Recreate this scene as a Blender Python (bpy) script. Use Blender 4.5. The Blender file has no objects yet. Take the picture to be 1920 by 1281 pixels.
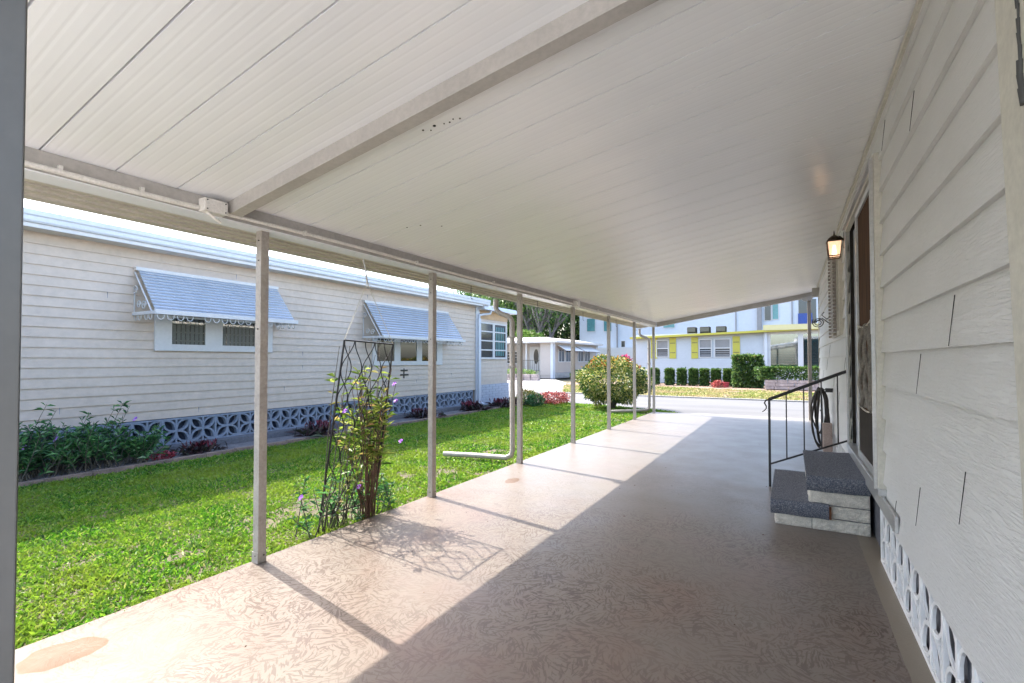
import bpy, bmesh, math, random
import numpy as np
from mathutils import Vector, Matrix, noise as mnoise
R = math.radians
scn = bpy.context.scene
col = scn.collection
random.seed(4); rng = np.random.default_rng(7)

# ------------------------------------------------------------------ camera
cam = bpy.data.cameras.new('camera'); co = bpy.data.objects.new('camera', cam); col.objects.link(co)
co.location = (0, 0, 1.4); co.rotation_euler = (R(91.2), 0, math.atan(523/909))
cam.sensor_width = 36; cam.lens = 36*909/1920; cam.shift_y = 0.0086; cam.clip_start = .05; cam.clip_end = 1500
scn.camera = co
# ------------------------------------------------------------------ sky, sun, exposure
ELEV = R(48.5); TO = Vector((-.982*math.cos(ELEV), .188*math.cos(ELEV), math.sin(ELEV)))
w = bpy.data.worlds.new('World'); scn.world = w; w.use_nodes = True
nt = w.node_tree; bg = nt.nodes['Background']
sk = nt.nodes.new('ShaderNodeTexSky'); sk.sky_type = 'NISHITA'; sk.sun_disc = False
sk.sun_elevation = ELEV; sk.sun_rotation = math.atan2(TO.x, TO.y); sk.air_density = 1.0; sk.dust_density = 3.0; sk.ozone_density = .6
nt.links.new(sk.outputs[0], bg.inputs[0]); bg.inputs[1].default_value = 0.15
sl = bpy.data.lights.new('sun', 'SUN'); sl.energy = 2.05; sl.angle = R(.53); sl.color = (1, .95, .87)
so = bpy.data.objects.new('sun', sl); col.objects.link(so); so.rotation_euler = TO.to_track_quat('Z', 'Y').to_euler()
scn.view_settings.view_transform = 'Standard'; scn.view_settings.look = 'None'
scn.view_settings.exposure = 2.6; scn.view_settings.gamma = 1
try:
    scn.cycles.max_bounces = 10; scn.cycles.diffuse_bounces = 6; scn.cycles.glossy_bounces = 4; scn.cycles.transparent_max_bounces = 12
except Exception: pass

# ------------------------------------------------------------------ materials
M = {}
def nodes(name):
    m = bpy.data.materials.new(name); m.use_nodes = True; M[name] = m
    return m, m.node_tree, m.node_tree.nodes['Principled BSDF']
def N(t, kind, **k):
    n = t.nodes.new('ShaderNode' + kind)
    for a, b in k.items():
        if a in n.inputs.keys(): n.inputs[a].default_value = b
        else: setattr(n, a, b)
    return n
def coord(t, scale=(1, 1, 1), rot=(0, 0, 0), geo=True):
    g = t.nodes.new('ShaderNodeNewGeometry'); mp = N(t, 'Mapping')
    mp.inputs['Scale'].default_value = scale; mp.inputs['Rotation'].default_value = rot
    t.links.new(g.outputs['Position'], mp.inputs[0]); return mp.outputs[0]
def ramp(t, src, stops):
    r = t.nodes.new('ShaderNodeValToRGB'); e = r.color_ramp.elements
    e[0].position, e[0].color = stops[0][0], (*stops[0][1], 1)
    e[1].position, e[1].color = stops[-1][0], (*stops[-1][1], 1)
    for p, c in stops[1:-1]:
        q = e.new(p); q.color = (*c, 1)
    t.links.new(src, r.inputs[0]); return r.outputs[0]
def mix(t, f, a, b, mode='MIX'):
    m = t.nodes.new('ShaderNodeMix'); m.data_type = 'RGBA'; m.blend_type = mode
    for s, v in ((0, f), (6, a), (7, b)):
        if hasattr(v, 'is_linked') or hasattr(v, 'links'): t.links.new(v, m.inputs[s])
        else: m.inputs[s].default_value = v if s == 0 else (*v, 1)
    return m.outputs[2]
def math_(t, op, a, b=0.0):
    m = t.nodes.new('ShaderNodeMath'); m.operation = op
    for i, v in ((0, a), (1, b)):
        if hasattr(v, 'links'): t.links.new(v, m.inputs[i])
        else: m.inputs[i].default_value = v
    return m.outputs[0]
def noise(t, vec, scale, detail=3, rough=.5, dist=0):
    n = N(t, 'TexNoise', Scale=scale, Detail=detail, Roughness=rough, Distortion=dist); t.links.new(vec, n.inputs['Vector']); return n.outputs[0]
def bump(t, b, h, s, d=.01):
    n = N(t, 'Bump', Strength=s, Distance=d); t.links.new(h, n.inputs['Height']); t.links.new(n.outputs[0], b.inputs['Normal'])
def paint(name, c, rough=.5, dirt=.12, sc=3, spec=.5, metal=0, bmp=0, stretch=(1, 1, 1)):
    m, t, b = nodes(name)
    v = coord(t, stretch)
    n1 = noise(t, v, sc, 5, .6); n2 = noise(t, v, sc*9, 3, .6)
    f = ramp(t, mix(t, .5, n1, n2), [(.35, (0, 0, 0)), (.65, (1, 1, 1))])
    dk = tuple(x*(1-dirt*2) for x in c); lt = tuple(min(1, x*(1+dirt*.4)) for x in c)
    t.links.new(mix(t, f, dk, lt), b.inputs['Base Color'])
    b.inputs['Roughness'].default_value = rough; b.inputs['Specular IOR Level'].default_value = spec; b.inputs['Metallic'].default_value = metal
    if bmp: bump(t, b, n2, bmp)
    return m
def leafm(name, stops, trans=.35, rough=.45, patch=None):
    m, t, b = nodes(name)
    g = t.nodes.new('ShaderNodeNewGeometry')
    c = ramp(t, g.outputs['Random Per Island'], stops)
    if patch:
        n = noise(t, coord(t), patch[0], 4, .6)
        c = mix(t, ramp(t, n, [(.42, (0, 0, 0)), (.62, (1, 1, 1))]), c, mix(t, .7, c, patch[1]))
    t.links.new(c, b.inputs['Base Color']); b.inputs['Roughness'].default_value = rough
    tr = t.nodes.new('ShaderNodeBsdfTranslucent'); t.links.new(c, tr.inputs[0])
    ms = t.nodes.new('ShaderNodeMixShader'); ms.inputs[0].default_value = trans
    t.links.new(b.outputs[0], ms.inputs[1]); t.links.new(tr.outputs[0], ms.inputs[2])
    t.links.new(ms.outputs[0], t.nodes['Material Output'].inputs[0]); return m
def glassm(name, refl=.25, tint=(.8, .85, .85)):
    m, t, b = nodes(name)
    tr = t.nodes.new('ShaderNodeBsdfTransparent'); tr.inputs[0].default_value = (*tint, 1)
    gl = t.nodes.new('ShaderNodeBsdfGlossy'); gl.inputs['Roughness'].default_value = .03
    lw = t.nodes.new('ShaderNodeLayerWeight'); lw.inputs[0].default_value = .3
    f = math_(t, 'MAXIMUM', lw.outputs['Fresnel'], refl)
    ms = t.nodes.new('ShaderNodeMixShader'); t.links.new(f, ms.inputs[0]); t.links.new(tr.outputs[0], ms.inputs[1]); t.links.new(gl.outputs[0], ms.inputs[2])
    t.links.new(ms.outputs[0], t.nodes['Material Output'].inputs[0])

paint('white_metal', (.52, .52, .53), .4, .05)
paint('skirt_white', (.86, .86, .85), .5, .05)
paint('bluish_white', (.50, .53, .59), .35, .05)
paint('neighbour_siding', (.49, .41, .345), .45, .08, 1.2)
paint('neighbour_skirt', (.22, .26, .33), .85, .15, 4, bmp=.2)
paint('footing', (.13, .135, .155), .9, .2, 3, bmp=.4)
paint('skirt_dark', (.035, .05, .085), .9, .1)
paint('post_paint', (.42, .38, .34), .42, .14, 6)
paint('beam_paint', (.47, .445, .42), .5, .10, 4)
paint('soffit', (.66, .62, .56), .5, .06, 4)
paint('gutter_paint', (.55, .51, .45), .5, .10, 4)
paint('conduit_paint', (.80, .77, .73), .4, .12, 9)
paint('frame_dark', (.052, .052, .050), .55, .08)
paint('cream_trim', (.62, .60, .52), .5, .10, 5)
paint('aluminium', (.55, .55, .54), .3, .10, 6, metal=.5)
paint('black_iron', (.015, .014, .016), .35, .1)
paint('black_void', (.012, .012, .014), .8, .1)
paint('dark_glass', (.03, .035, .045), .06, .1, spec=.8)
paint('teal_glass', (.09, .25, .27), .1, .15, .6)
paint('blue_panel', (.02, .06, .28), .4, .15, 1)
paint('white_wall', (.48, .53, .60), .7, .04, .4)
paint('white_siding', (.43, .455, .49), .5, .04, 1)
paint('pink_siding', (.40, .35, .32), .5, .05, 1)
paint('yellow_trim', (.42, .38, .05), .5, .06)
paint('cream_yellow', (.55, .50, .26), .5, .05)
paint('awning_white', (.50, .50, .50), .4, .04)
paint('awning_slat', (.40, .45, .53), .35, .07, 5, metal=.15)
paint('grey_wall', (.24, .24, .25), .7, .1)
paint('curtain', (.50, .58, .58), .8, .06, 6)
paint('grey_curtain', (.33, .33, .35), .8, .08, 6)
paint('curb', (.26, .25, .235), .8, .12, 4)
paint('bed_stone', (.26, .19, .155), .9, .25, 7, bmp=.4)
paint('planter_stone', (.42, .34, .32), .85, .3, 4, bmp=.4)
paint('rough_block', (.74, .69, .60), .9, .2, 14, bmp=.6)
paint('stub_wood', (.46, .36, .32), .8, .15, 7)
paint('hose', (.045, .038, .035), .5, .2)
paint('weave', (.26, .24, .21), .9, .25, 40)
paint('rope', (.62, .58, .50), .9, .1)
paint('kick_panel', (.055, .048, .042), .9, .1, spec=.1)
paint('brass', (.055, .035, .022), .4, .2, metal=.4)
paint('stem_brown', (.16, .085, .055), .7, .3, 20)
paint('stem_grey', (.12, .11, .085), .8, .3, 9)
paint('trunk', (.22, .20, .20), .9, .3, 1.5, bmp=.5)
paint('mulch', (.26, .18, .13), .95, .35, 6, bmp=.5)
paint('bed_soil', (.20, .19, .20), .95, .3, 5, bmp=.6)
paint('soil', (.11, .095, .05), .95, .3, 3)
paint('bounce_concrete', (.72, .71, .69), .8, .06, 2)
paint('apron', (.34, .33, .32), .8, .06, 2)
paint('roof_white', (.52, .50, .49), .7, .05)
paint('rust', (.16, .065, .03), .9, .3, 40)
paint('brick_white', (.40, .43, .50), .8, .08, 5, bmp=.2)
paint('orange_soffit', (.52, .36, .22), .7, .1)
paint('red_leaf', (.30, .03, .05), .5, .3, 20)
glassm('window_glass', .14); glassm('clear_glass', .30, (.70, .80, .82))
leafm('dark_leaf', [(0, (.012, .035, .010)), (.6, (.035, .09, .02)), (1, (.08, .16, .03))])
leafm('grass', [(0, (.02, .085, .008)), (.5, (.085, .25, .015)), (.88, (.21, .36, .03)), (1, (.34, .33, .12))], .45, .5, (1.3, (.22, .30, .03)))
leafm('dry_grass', [(0, (.10, .16, .02)), (.6, (.22, .27, .05)), (1, (.42, .34, .16))], .35, .6, (.5, (.42, .30, .17)))
leafm('tree_leaf', [(0, (.012, .035, .010)), (.5, (.05, .12, .025)), (.9, (.12, .22, .045)), (1, (.2, .3, .09))])
leafm('cool_leaf', [(0, (.015, .06, .022)), (.6, (.045, .17, .05)), (.92, (.13, .30, .09)), (1, (.25, .35, .2))])
leafm('variegated', [(0, (.05, .11, .015)), (.35, (.13, .22, .03)), (.7, (.45, .44, .11)), (1, (.80, .72, .36))], .3)
leafm('amber_leaf', [(0, (.30, .24, .03)), (.6, (.50, .26, .04)), (1, (.55, .10, .04))], .3)
leafm('hedge_leaf', [(0, (.015, .04, .012)), (.5, (.05, .12, .025)), (1, (.16, .24, .06))])
leafm('hedge_tip', [(0, (.06, .15, .02)), (.6, (.14, .26, .04)), (1, (.26, .32, .09))])
leafm('tan_leaf', [(0, (.20, .12, .07)), (1, (.36, .25, .14))])
leafm('vine_leaf', [(0, (.05, .11, .012)), (.5, (.15, .24, .03)), (.85, (.36, .42, .09)), (1, (.42, .26, .12))], .45)
leafm('brom_leaf', [(0, (.015, .014, .014)), (.5, (.03, .014, .016)), (.8, (.05, .02, .026)), (1, (.035, .06, .02))], .15)
leafm('red_mix', [(0, (.10, .015, .02)), (.6, (.42, .05, .06)), (1, (.60, .30, .22))], .3)
leafm('maroon', [(0, (.04, .008, .015)), (.7, (.12, .015, .03)), (1, (.25, .05, .08))], .3)
leafm('purple', [(0, (.28, .10, .50)), (1, (.55, .28, .80))], .4)
leafm('violet_red', [(0, (.25, .02, .10)), (1, (.55, .06, .16))], .3)
# emissive lamp glass
m, t, b = nodes('lamp_bulb'); b.inputs['Base Color'].default_value = (.9, .7, .5, 1)
b.inputs['Emission Color'].default_value = (1, .62, .30, 1); b.inputs['Emission Strength'].default_value = 2
m, t, b = nodes('lamp_glass'); b.inputs['Base Color'].default_value = (.6, .45, .36, 1); b.inputs['Roughness'].default_value = .3
b.inputs['Emission Color'].default_value = (1, .66, .42, 1); b.inputs['Emission Strength'].default_value = .16; b.inputs['Alpha'].default_value = .75
# carport roof: glossy white enamel
m, t, b = nodes('roof_enamel')
v = coord(t, (.6, 3, 1)); n1 = noise(t, v, 1.5, 4)
t.links.new(mix(t, ramp(t, n1, [(.3, (0, 0, 0)), (.7, (1, 1, 1))]), (.83, .845, .875), (.865, .875, .90)), b.inputs['Base Color'])
b.inputs['Roughness'].default_value = .24; b.inputs['Specular IOR Level'].default_value = .6
bump(t, b, noise(t, coord(t, (1, 1, 1)), 2.2, 2), .25, .02)
# embossed lap siding
m, t, b = nodes('embossed_siding')
v0 = coord(t, (1, 1, 1))
wv = t.nodes.new('ShaderNodeVectorMath'); wv.operation = 'MULTIPLY_ADD'
nn = N(t, 'TexNoise', Scale=1.7, Detail=2.5); t.links.new(v0, nn.inputs['Vector'])
t.links.new(nn.outputs['Color'], wv.inputs[0]); wv.inputs[1].default_value = (0, .10, .045); t.links.new(v0, wv.inputs[2])
mp = N(t, 'Mapping'); mp.inputs['Scale'].default_value = (1, .085, 1); t.links.new(wv.outputs[0], mp.inputs[0])
g1 = noise(t, mp.outputs[0], 72, 3, .55)
g1 = ramp(t, g1, [(.40, (0, 0, 0)), (.50, (1, 1, 1)), (.60, (.2, .2, .2))])
n2 = noise(t, v0, 1.2, 4)
base = mix(t, ramp(t, n2, [(.3, (0, 0, 0)), (.7, (1, 1, 1))]), (.68, .68, .66), (.75, .755, .745))
base = mix(t, math_(t, 'MULTIPLY', g1, .05), base, (.50, .485, .45))
t.links.new(base, b.inputs['Base Color']); b.inputs['Roughness'].default_value = .38; b.inputs['Specular IOR Level'].default_value = .6
bump(t, b, g1, .7, .0036)
# brown wood door
m, t, b = nodes('brown_door')
g1 = noise(t, coord(t, (20, 20, .8)), 3, 5)
t.links.new(ramp(t, g1, [(.3, (.035, .018, .010)), (.55, (.10, .052, .028)), (.75, (.16, .09, .05))]), b.inputs['Base Color']); b.inputs['Roughness'].default_value = .85; b.inputs['Specular IOR Level'].default_value = .12
# carpet
m, t, b = nodes('carpet')
g1 = noise(t, coord(t), 125, 3, .8)
t.links.new(ramp(t, g1, [(.32, (.035, .045, .075)), (.5, (.12, .13, .16)), (.68, (.36, .36, .38))]), b.inputs['Base Color']); b.inputs['Roughness'].default_value = .95
bump(t, b, g1, .8, .006)
# asphalt
m, t, b = nodes('asphalt')
v = coord(t); a1 = noise(t, v, 60, 3, .8); a2 = noise(t, coord(t, (.5, 2, 1)), .6, 4)
t.links.new(mix(t, .5, ramp(t, a1, [(.3, (.05, .05, .052)), (.7, (.16, .16, .16))]), ramp(t, a2, [(.3, (.07, .07, .072)), (.7, (.13, .128, .125))])), b.inputs['Base Color'])
b.inputs['Roughness'].default_value = .85
# swirl-trowelled stained concrete
m, t, b = nodes('trowelled_concrete')
v0 = coord(t)
def warp(vec, sc, amt):
    n_ = N(t, 'TexNoise', Scale=sc, Detail=2); t.links.new(vec, n_.inputs['Vector'])
    a = t.nodes.new('ShaderNodeVectorMath'); a.operation = 'MULTIPLY_ADD'
    t.links.new(n_.outputs['Color'], a.inputs[0]); a.inputs[1].default_value = (amt, amt, 0); t.links.new(vec, a.inputs[2]); return a.outputs[0]
def strokes(sc, off, st, thr, seed):
    mp_ = N(t, 'Mapping'); mp_.inputs['Location'].default_value = (off, off*.7, 0); mp_.inputs['Scale'].default_value = (1, 1, 0); t.links.new(warp(v0, 3.0, .13), mp_.inputs[0])
    vo = N(t, 'TexVoronoi', Scale=sc); t.links.new(mp_.outputs[0], vo.inputs['Vector'])
    sep = t.nodes.new('ShaderNodeSeparateColor'); t.links.new(vo.outputs['Color'], sep.inputs[0])
    ang = math_(t, 'MULTIPLY', sep.outputs[0], 6.283)
    vr = t.nodes.new('ShaderNodeVectorRotate'); vr.rotation_type = 'Z_AXIS'; t.links.new(warp(mp_.outputs[0], 6, .045), vr.inputs['Vector']); t.links.new(ang, vr.inputs['Angle'])
    m2 = N(t, 'Mapping'); m2.inputs['Scale'].default_value = (1, st, 1); t.links.new(vr.outputs[0], m2.inputs[0])
    nz = noise(t, m2.outputs[0], 11, 2.5, .55)
    return ramp(t, nz, [(thr, (0, 0, 0)), (thr+.035, (1, 1, 1))])
s1 = strokes(7.5, 0, 5.5, .53, 1); s2 = strokes(10.5, 3.1, 6.5, .54, 2)
big = noise(t, v0, .75, 4, .55); med = noise(t, v0, 2.3, 4, .6)
base = mix(t, ramp(t, big, [(.36, (0, 0, 0)), (.62, (1, 1, 1))]), (.188, .135, .108), (.168, .146, .124))
base = mix(t, ramp(t, med, [(.35, (0, 0, 0)), (.7, (1, 1, 1))]), base, (.19, .166, .14))
fade = ramp(t, noise(t, v0, .9, 3), [(.35, (.22, .22, .22)), (.62, (1, 1, 1))])
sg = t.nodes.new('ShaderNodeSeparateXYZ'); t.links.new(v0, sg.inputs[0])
# wear: cool sky reflection put into the base colour, greyer towards the street end
sky_grey = t.nodes.new('ShaderNodeMapRange'); sky_grey.inputs[1].default_value = 3.2; sky_grey.inputs[2].default_value = 7.0; sky_grey.clamp = True
t.links.new(sg.outputs[1], sky_grey.inputs[0])
keep = math_(t, 'SUBTRACT', 1.0, math_(t, 'MULTIPLY', sky_grey.outputs[0], .75))
base = mix(t, math_(t, 'MULTIPLY', sky_grey.outputs[0], .55), base, (.200, .187, .182))
st = math_(t, 'MULTIPLY', mix(t, 1.0, s1, s2, 'LIGHTEN'), math_(t, 'MULTIPLY', fade, keep))
base = mix(t, math_(t, 'MULTIPLY', st, .70), base, (.075, .050, .040))
sp = noise(t, v0, 45, 2, .8); base = mix(t, ramp(t, sp, [(.68, (0, 0, 0)), (.74, (.5, .5, .5))]), base, (.04, .032, .028))
# rust coloured water stains with their own outline
wp = warp(v0, 5, .16)
for (sx_, sy_, ax_, ay_) in ((-3.03, .95, .12, .17), (-2.83, 4.92, .07, .12)):
    dv = t.nodes.new('ShaderNodeVectorMath'); dv.operation = 'SUBTRACT'; t.links.new(wp, dv.inputs[0]); dv.inputs[1].default_value = (sx_+.08, sy_+.08, 0)
    dm = t.nodes.new('ShaderNodeVectorMath'); dm.operation = 'MULTIPLY'; t.links.new(dv.outputs[0], dm.inputs[0]); dm.inputs[1].default_value = (1/ax_, 1/ay_, 0)
    dl = t.nodes.new('ShaderNodeVectorMath'); dl.operation = 'LENGTH'; t.links.new(dm.outputs[0], dl.inputs[0])
    k_ = ramp(t, dl.outputs['Value'], [(.55, (.75, .75, .75)), (.94, (.95, .95, .95)), (1.0, (0, 0, 0))])
    base = mix(t, k_, base, mix(t, med, (.085, .045, .02), (.15, .088, .048)))
edge = math_(t, 'GREATER_THAN', math_(t, 'ADD', sg.outputs[0], math_(t, 'MULTIPLY', med, .03)), .455)
base = mix(t, edge, base, (.23, .195, .150))
t.links.new(base, b.inputs['Base Color']); t.links.new(ramp(t, med, [(.3, (.30, .30, .30)), (.7, (.42, .42, .42))]), b.inputs['Roughness'])
t.links.new(math_(t, 'ADD', .13, math_(t, 'MULTIPLY', sky_grey.outputs[0], .30)), b.inputs['Specular IOR Level'])
bump(t, b, math_(t, 'SUBTRACT', 1.0, st), .25, .002)
# ------------------------------------------------------------------ builders
WO = {}
def tag(o, label=None, cat=None, group=None, kind=None):
    if label: o['label'] = label
    if cat: o['category'] = cat
    if group: o['group'] = group
    if kind: o['kind'] = kind
    return o
def empty(name, loc, label=None, cat=None, group=None):
    o = bpy.data.objects.new(name, None); col.objects.link(o); o.location = loc; o.empty_display_size = .2
    WO[o.name] = Vector(loc); return tag(o, label, cat, group)
class MB:
    def __init__(s, T=None): s.v = []; s.f = []; s.T = T; s.smooth = []; s.k = 0; s.vk = []; s.fk = []
    def add(s, vs, fs, sm=False):
        n = len(s.v)
        for p in vs: s.v.append(tuple(s.T(*p)) if s.T else tuple(p))
        s.vk += [s.k]*(len(s.v)-n)
        for q in fs: s.f.append(tuple(i+n for i in q)); s.smooth.append(sm); s.fk.append(s.k)
        return s
    def box(s, x0, x1, y0, y1, z0, z1):
        s.k += 1
        return s.add([(x0, y0, z0), (x1, y0, z0), (x1, y1, z0), (x0, y1, z0), (x0, y0, z1), (x1, y0, z1), (x1, y1, z1), (x0, y1, z1)],
                     [(0, 3, 2, 1), (4, 5, 6, 7), (0, 1, 5, 4), (1, 2, 6, 5), (2, 3, 7, 6), (3, 0, 4, 7)])
    def hexa(s, b4, t4):
        s.k += 1
        return s.add(list(b4)+list(t4), [(0, 3, 2, 1), (4, 5, 6, 7), (0, 1, 5, 4), (1, 2, 6, 5), (2, 3, 7, 6), (3, 0, 4, 7)])
    def poly(s, pts): return s.add(pts, [tuple(range(len(pts)))])
    def tube(s, pts, r, n=8, r2=None, caps=True):
        s.k += 1; P = [Vector(p) for p in pts]; K = len(P); up = None; vs = []
        for i, p in enumerate(P):
            d = (P[min(i+1, K-1)]-P[max(i-1, 0)])
            if d.length < 1e-9: d = Vector((0, 0, 1))
            d.normalize()
            if up is None: up = Vector((0, 0, 1)) if abs(d.z) < .9 else Vector((1, 0, 0))
            a = d.cross(up)
            if a.length < 1e-6: a = d.orthogonal()
            a.normalize(); c = a.cross(d).normalized(); up = c
            rr = r if r2 is None else r+(r2-r)*i/(K-1)
            for k in range(n):
                t_ = 2*math.pi*(k+.5)/n; vs.append(p+a*rr*math.cos(t_)+c*rr*math.sin(t_))
        fs = [(i*n+k, i*n+(k+1) % n, (i+1)*n+(k+1) % n, (i+1)*n+k) for i in range(K-1) for k in range(n)]
        s.add(vs, fs, n > 4)
        if caps:
            s.add(vs[:n], [tuple(range(n))[::-1]]); s.add(vs[-n:], [tuple(range(n))])
        return s
    def each(s, name, mat, parent=None, bevel=0):
        """one object per box or tube"""
        out = []
        for k in sorted(set(s.vk)):
            idx = [i for i, q in enumerate(s.vk) if q == k]; mp = {i: j for j, i in enumerate(idx)}; m = MB()
            m.v = [s.v[i] for i in idx]
            for f, fk, sm in zip(s.f, s.fk, s.smooth):
                if fk == k: m.f.append(tuple(mp[i] for i in f)); m.smooth.append(sm)
            out.append(m.build(name, mat, parent, None, bevel))
        return out
    def build(s, name, mat, parent=None, origin=None, bevel=0):
        me = bpy.data.meshes.new(name)
        if parent is not None: og = WO[parent.name]
        elif origin is not None: og = Vector(origin)
        else:
            a = np.array(s.v); og = Vector(((a[:, 0].min()+a[:, 0].max())/2, (a[:, 1].min()+a[:, 1].max())/2, a[:, 2].min()))
        me.from_pydata([(x-og.x, y-og.y, z-og.z) for x, y, z in s.v], [], s.f)
        me.polygons.foreach_set('use_smooth', s.smooth)
        bm = bmesh.new(); bm.from_mesh(me); bmesh.ops.remove_doubles(bm, verts=bm.verts, dist=1e-5) if False else None
        bmesh.ops.recalc_face_normals(bm, faces=bm.faces); bm.to_mesh(me); bm.free()
        me.materials.append(M[mat]); me.update()
        o = bpy.data.objects.new(name, me); col.objects.link(o)
        if parent is not None: o.parent = parent; WO[o.name] = og.copy()
        else: o.location = og; WO[o.name] = og.copy()
        if bevel:
            bv = o.modifiers.new('bevel', 'BEVEL'); bv.width = bevel; bv.segments = 2; bv.limit_method = 'ANGLE'; bv.angle_limit = R(50)
        return o
def np_mesh(name, V, F4, mat, parent=None, origin=(0, 0, 0)):
    og = WO[parent.name] if parent is not None else Vector(origin)
    V = V-np.array(og); me = bpy.data.meshes.new(name); nv = len(V); nf = len(F4); k = F4.shape[1]
    me.vertices.add(nv); me.vertices.foreach_set('co', V.astype(np.float32).ravel())
    me.loops.add(nf*k); me.loops.foreach_set('vertex_index', F4.astype(np.int32).ravel())
    me.polygons.add(nf); me.polygons.foreach_set('loop_start', np.arange(0, nf*k, k, dtype=np.int32)); me.polygons.foreach_set('loop_total', np.full(nf, k, dtype=np.int32))
    me.materials.append(M[mat]); me.update(calc_edges=True)
    o = bpy.data.objects.new(name, me); col.objects.link(o)
    if parent is not None: o.parent = parent
    else: o.location = og
    WO[o.name] = Vector(og); return o
def leaves(P, D, L, Wd, fold=.25, droop=.2):
    """diamond leaves: base P, direction D, length L, width Wd -> V,F"""
    n = len(P); D = D/np.linalg.norm(D, axis=1, keepdims=True)
    r = rng.normal(size=(n, 3)); S = np.cross(D, r); S /= np.linalg.norm(S, axis=1, keepdims=True); U = np.cross(S, D)
    L = np.broadcast_to(L, (n,))[:, None]; Wd = np.broadcast_to(Wd, (n,))[:, None]
    a = P; tip = P+D*L-np.array([0, 0, 1])*L*droop
    l = P+D*L*.45+S*Wd*.5+U*Wd*fold; q = P+D*L*.45-S*Wd*.5+U*Wd*fold
    V = np.stack([a, l, tip, q], 1).reshape(-1, 3); b_ = np.arange(n)[:, None]*4
    F = np.concatenate([b_+np.array([[0, 1, 2]]), b_+np.array([[0, 2, 3]])], 0); return V, F
def clump_points(n, c, r, flat=0, seed=0, lump=.25, freq=2.2, shell=.55):
    """points through an uneven ellipsoid, denser to the outside"""
    d = rng.normal(size=(n, 3)); d /= np.linalg.norm(d, axis=1, keepdims=True)
    lum = np.array([mnoise.noise(Vector(x*freq)+Vector((seed*3.1, seed, 0))) for x in d])
    rad = (shell+(1-shell)*rng.random(n)**.5)*(1+lump*lum*1.6)
    P = np.array(c)+d*rad[:, None]*np.array(r)
    return P, d
def copy_tree(o, parent=None):
    c = o.copy(); col.objects.link(c)
    if parent is not None: c.parent = parent
    for ch in [x for x in bpy.data.objects if x.parent == o]: copy_tree(ch, c)
    return c
def structure(name, mb, mat, origin=(0, 0, 0)):
    return tag(mb.build(name, mat, None, origin), kind='structure')

# plane mappings (u along, v up, w outward)
def east(X0): return lambda u, v, w: (X0+w, u, v)
def west(X0): return lambda u, v, w: (X0-w, u, v)
def south(Y0): return lambda u, v, w: (u, Y0-w, v)
def bx(T, u0, u1, v0, v1, w0, w1, mb=None):
    mb = mb or MB(T); mb.T = T
    return mb.box(u0, u1, v0, v1, w0, w1)
def lap(T, u0, u1, z0, z1, pitch, d, holes=(), t0=0.0):
    mb = MB(T); z = z0
    while z < z1-1e-4:
        zt = min(z+pitch, z1); segs = [(u0, u1)]
        for a, b_, lo, hi in holes:
            if lo < (z+zt)/2 < hi:
                ns = []
                for p, q in segs:
                    if a > p: ns.append((p, min(a, q)))
                    if b_ < q: ns.append((max(b_, p), q))
                segs = [s_ for s_ in ns if s_[1]-s_[0] > .01]
        for p, q in segs:
            mb.add([(p, z, t0), (q, z, t0), (q, z, t0+d), (p, z, t0+d), (p, zt, t0), (q, zt, t0)],
                   [(0, 1, 2, 3), (3, 2, 5, 4), (0, 3, 4), (1, 5, 2)])
        z = zt
    return mb
def framed(T, name, parent, u0, u1, v0, v1, fr, mat, w1=.04):
    mb = MB(T); mb.box(u0, u1, v0, v0+fr, 0, w1).box(u0, u1, v1-fr, v1, 0, w1).box(u0, u0+fr, v0+fr, v1-fr, 0, w1-.001).box(u1-fr, u1, v0+fr, v1-fr, 0, w1-.001)
    return mb.build(name, mat, parent)
def breeze(T, u0, n, size, v0, h, mb, th=.028, dp=.09):
    """pierced blocks: square frame, four diagonal petals, thin cross; u0 start"""
    for k in range(n):
        a = u0+k*size; e = .022; w0, w1 = .0, dp
        mb.box(a, a+size, v0, v0+e, w0, w1).box(a, a+size, v0+h-e, v0+h, w0, w1).box(a, a+e*.6, v0+e, v0+h-e, w0, w1).box(a+size-e*.6, a+size, v0+e, v0+h-e, w0, w1)
        cx, cy = a+size/2, v0+h/2
        cnt = [0]
        def strip(pts, th):
            cnt[0] += 1; J = .0009*cnt[0]
            for (p, q), (r_, s_) in zip(pts[:-1], pts[1:]):
                dx, dy = r_-p, s_-q; L = math.hypot(dx, dy); nx, ny = -dy/L*th/2, dx/L*th/2
                mb.hexa([(p+nx, q+ny, .005-J*.5), (r_+nx, s_+ny, .005-J*.5), (r_-nx, s_-ny, .005-J*.5), (p-nx, q-ny, .005-J*.5)],
                        [(p+nx, q+ny, dp-.008+J), (r_+nx, s_+ny, dp-.008+J), (r_-nx, s_-ny, dp-.008+J), (p-nx, q-ny, dp-.008+J)])
        for sx, sy in ((1, 1), (-1, 1), (1, -1), (-1, -1)):
            ex, ey = sx*(size/2-e*.6), sy*(h/2-e)
            for side in (1, -1):
                pts = []
                for i in range(6):
                    q_ = i/5; b_ = math.sin(q_*math.pi)*.17*size*side
                    L = math.hypot(ex, ey); pts.append((cx+ex*q_-ey/L*b_, cy+ey*q_+ex/L*b_))
                strip(pts, th)
        strip([(cx, v0+e), (cx, v0+h-e)], .026)

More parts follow.
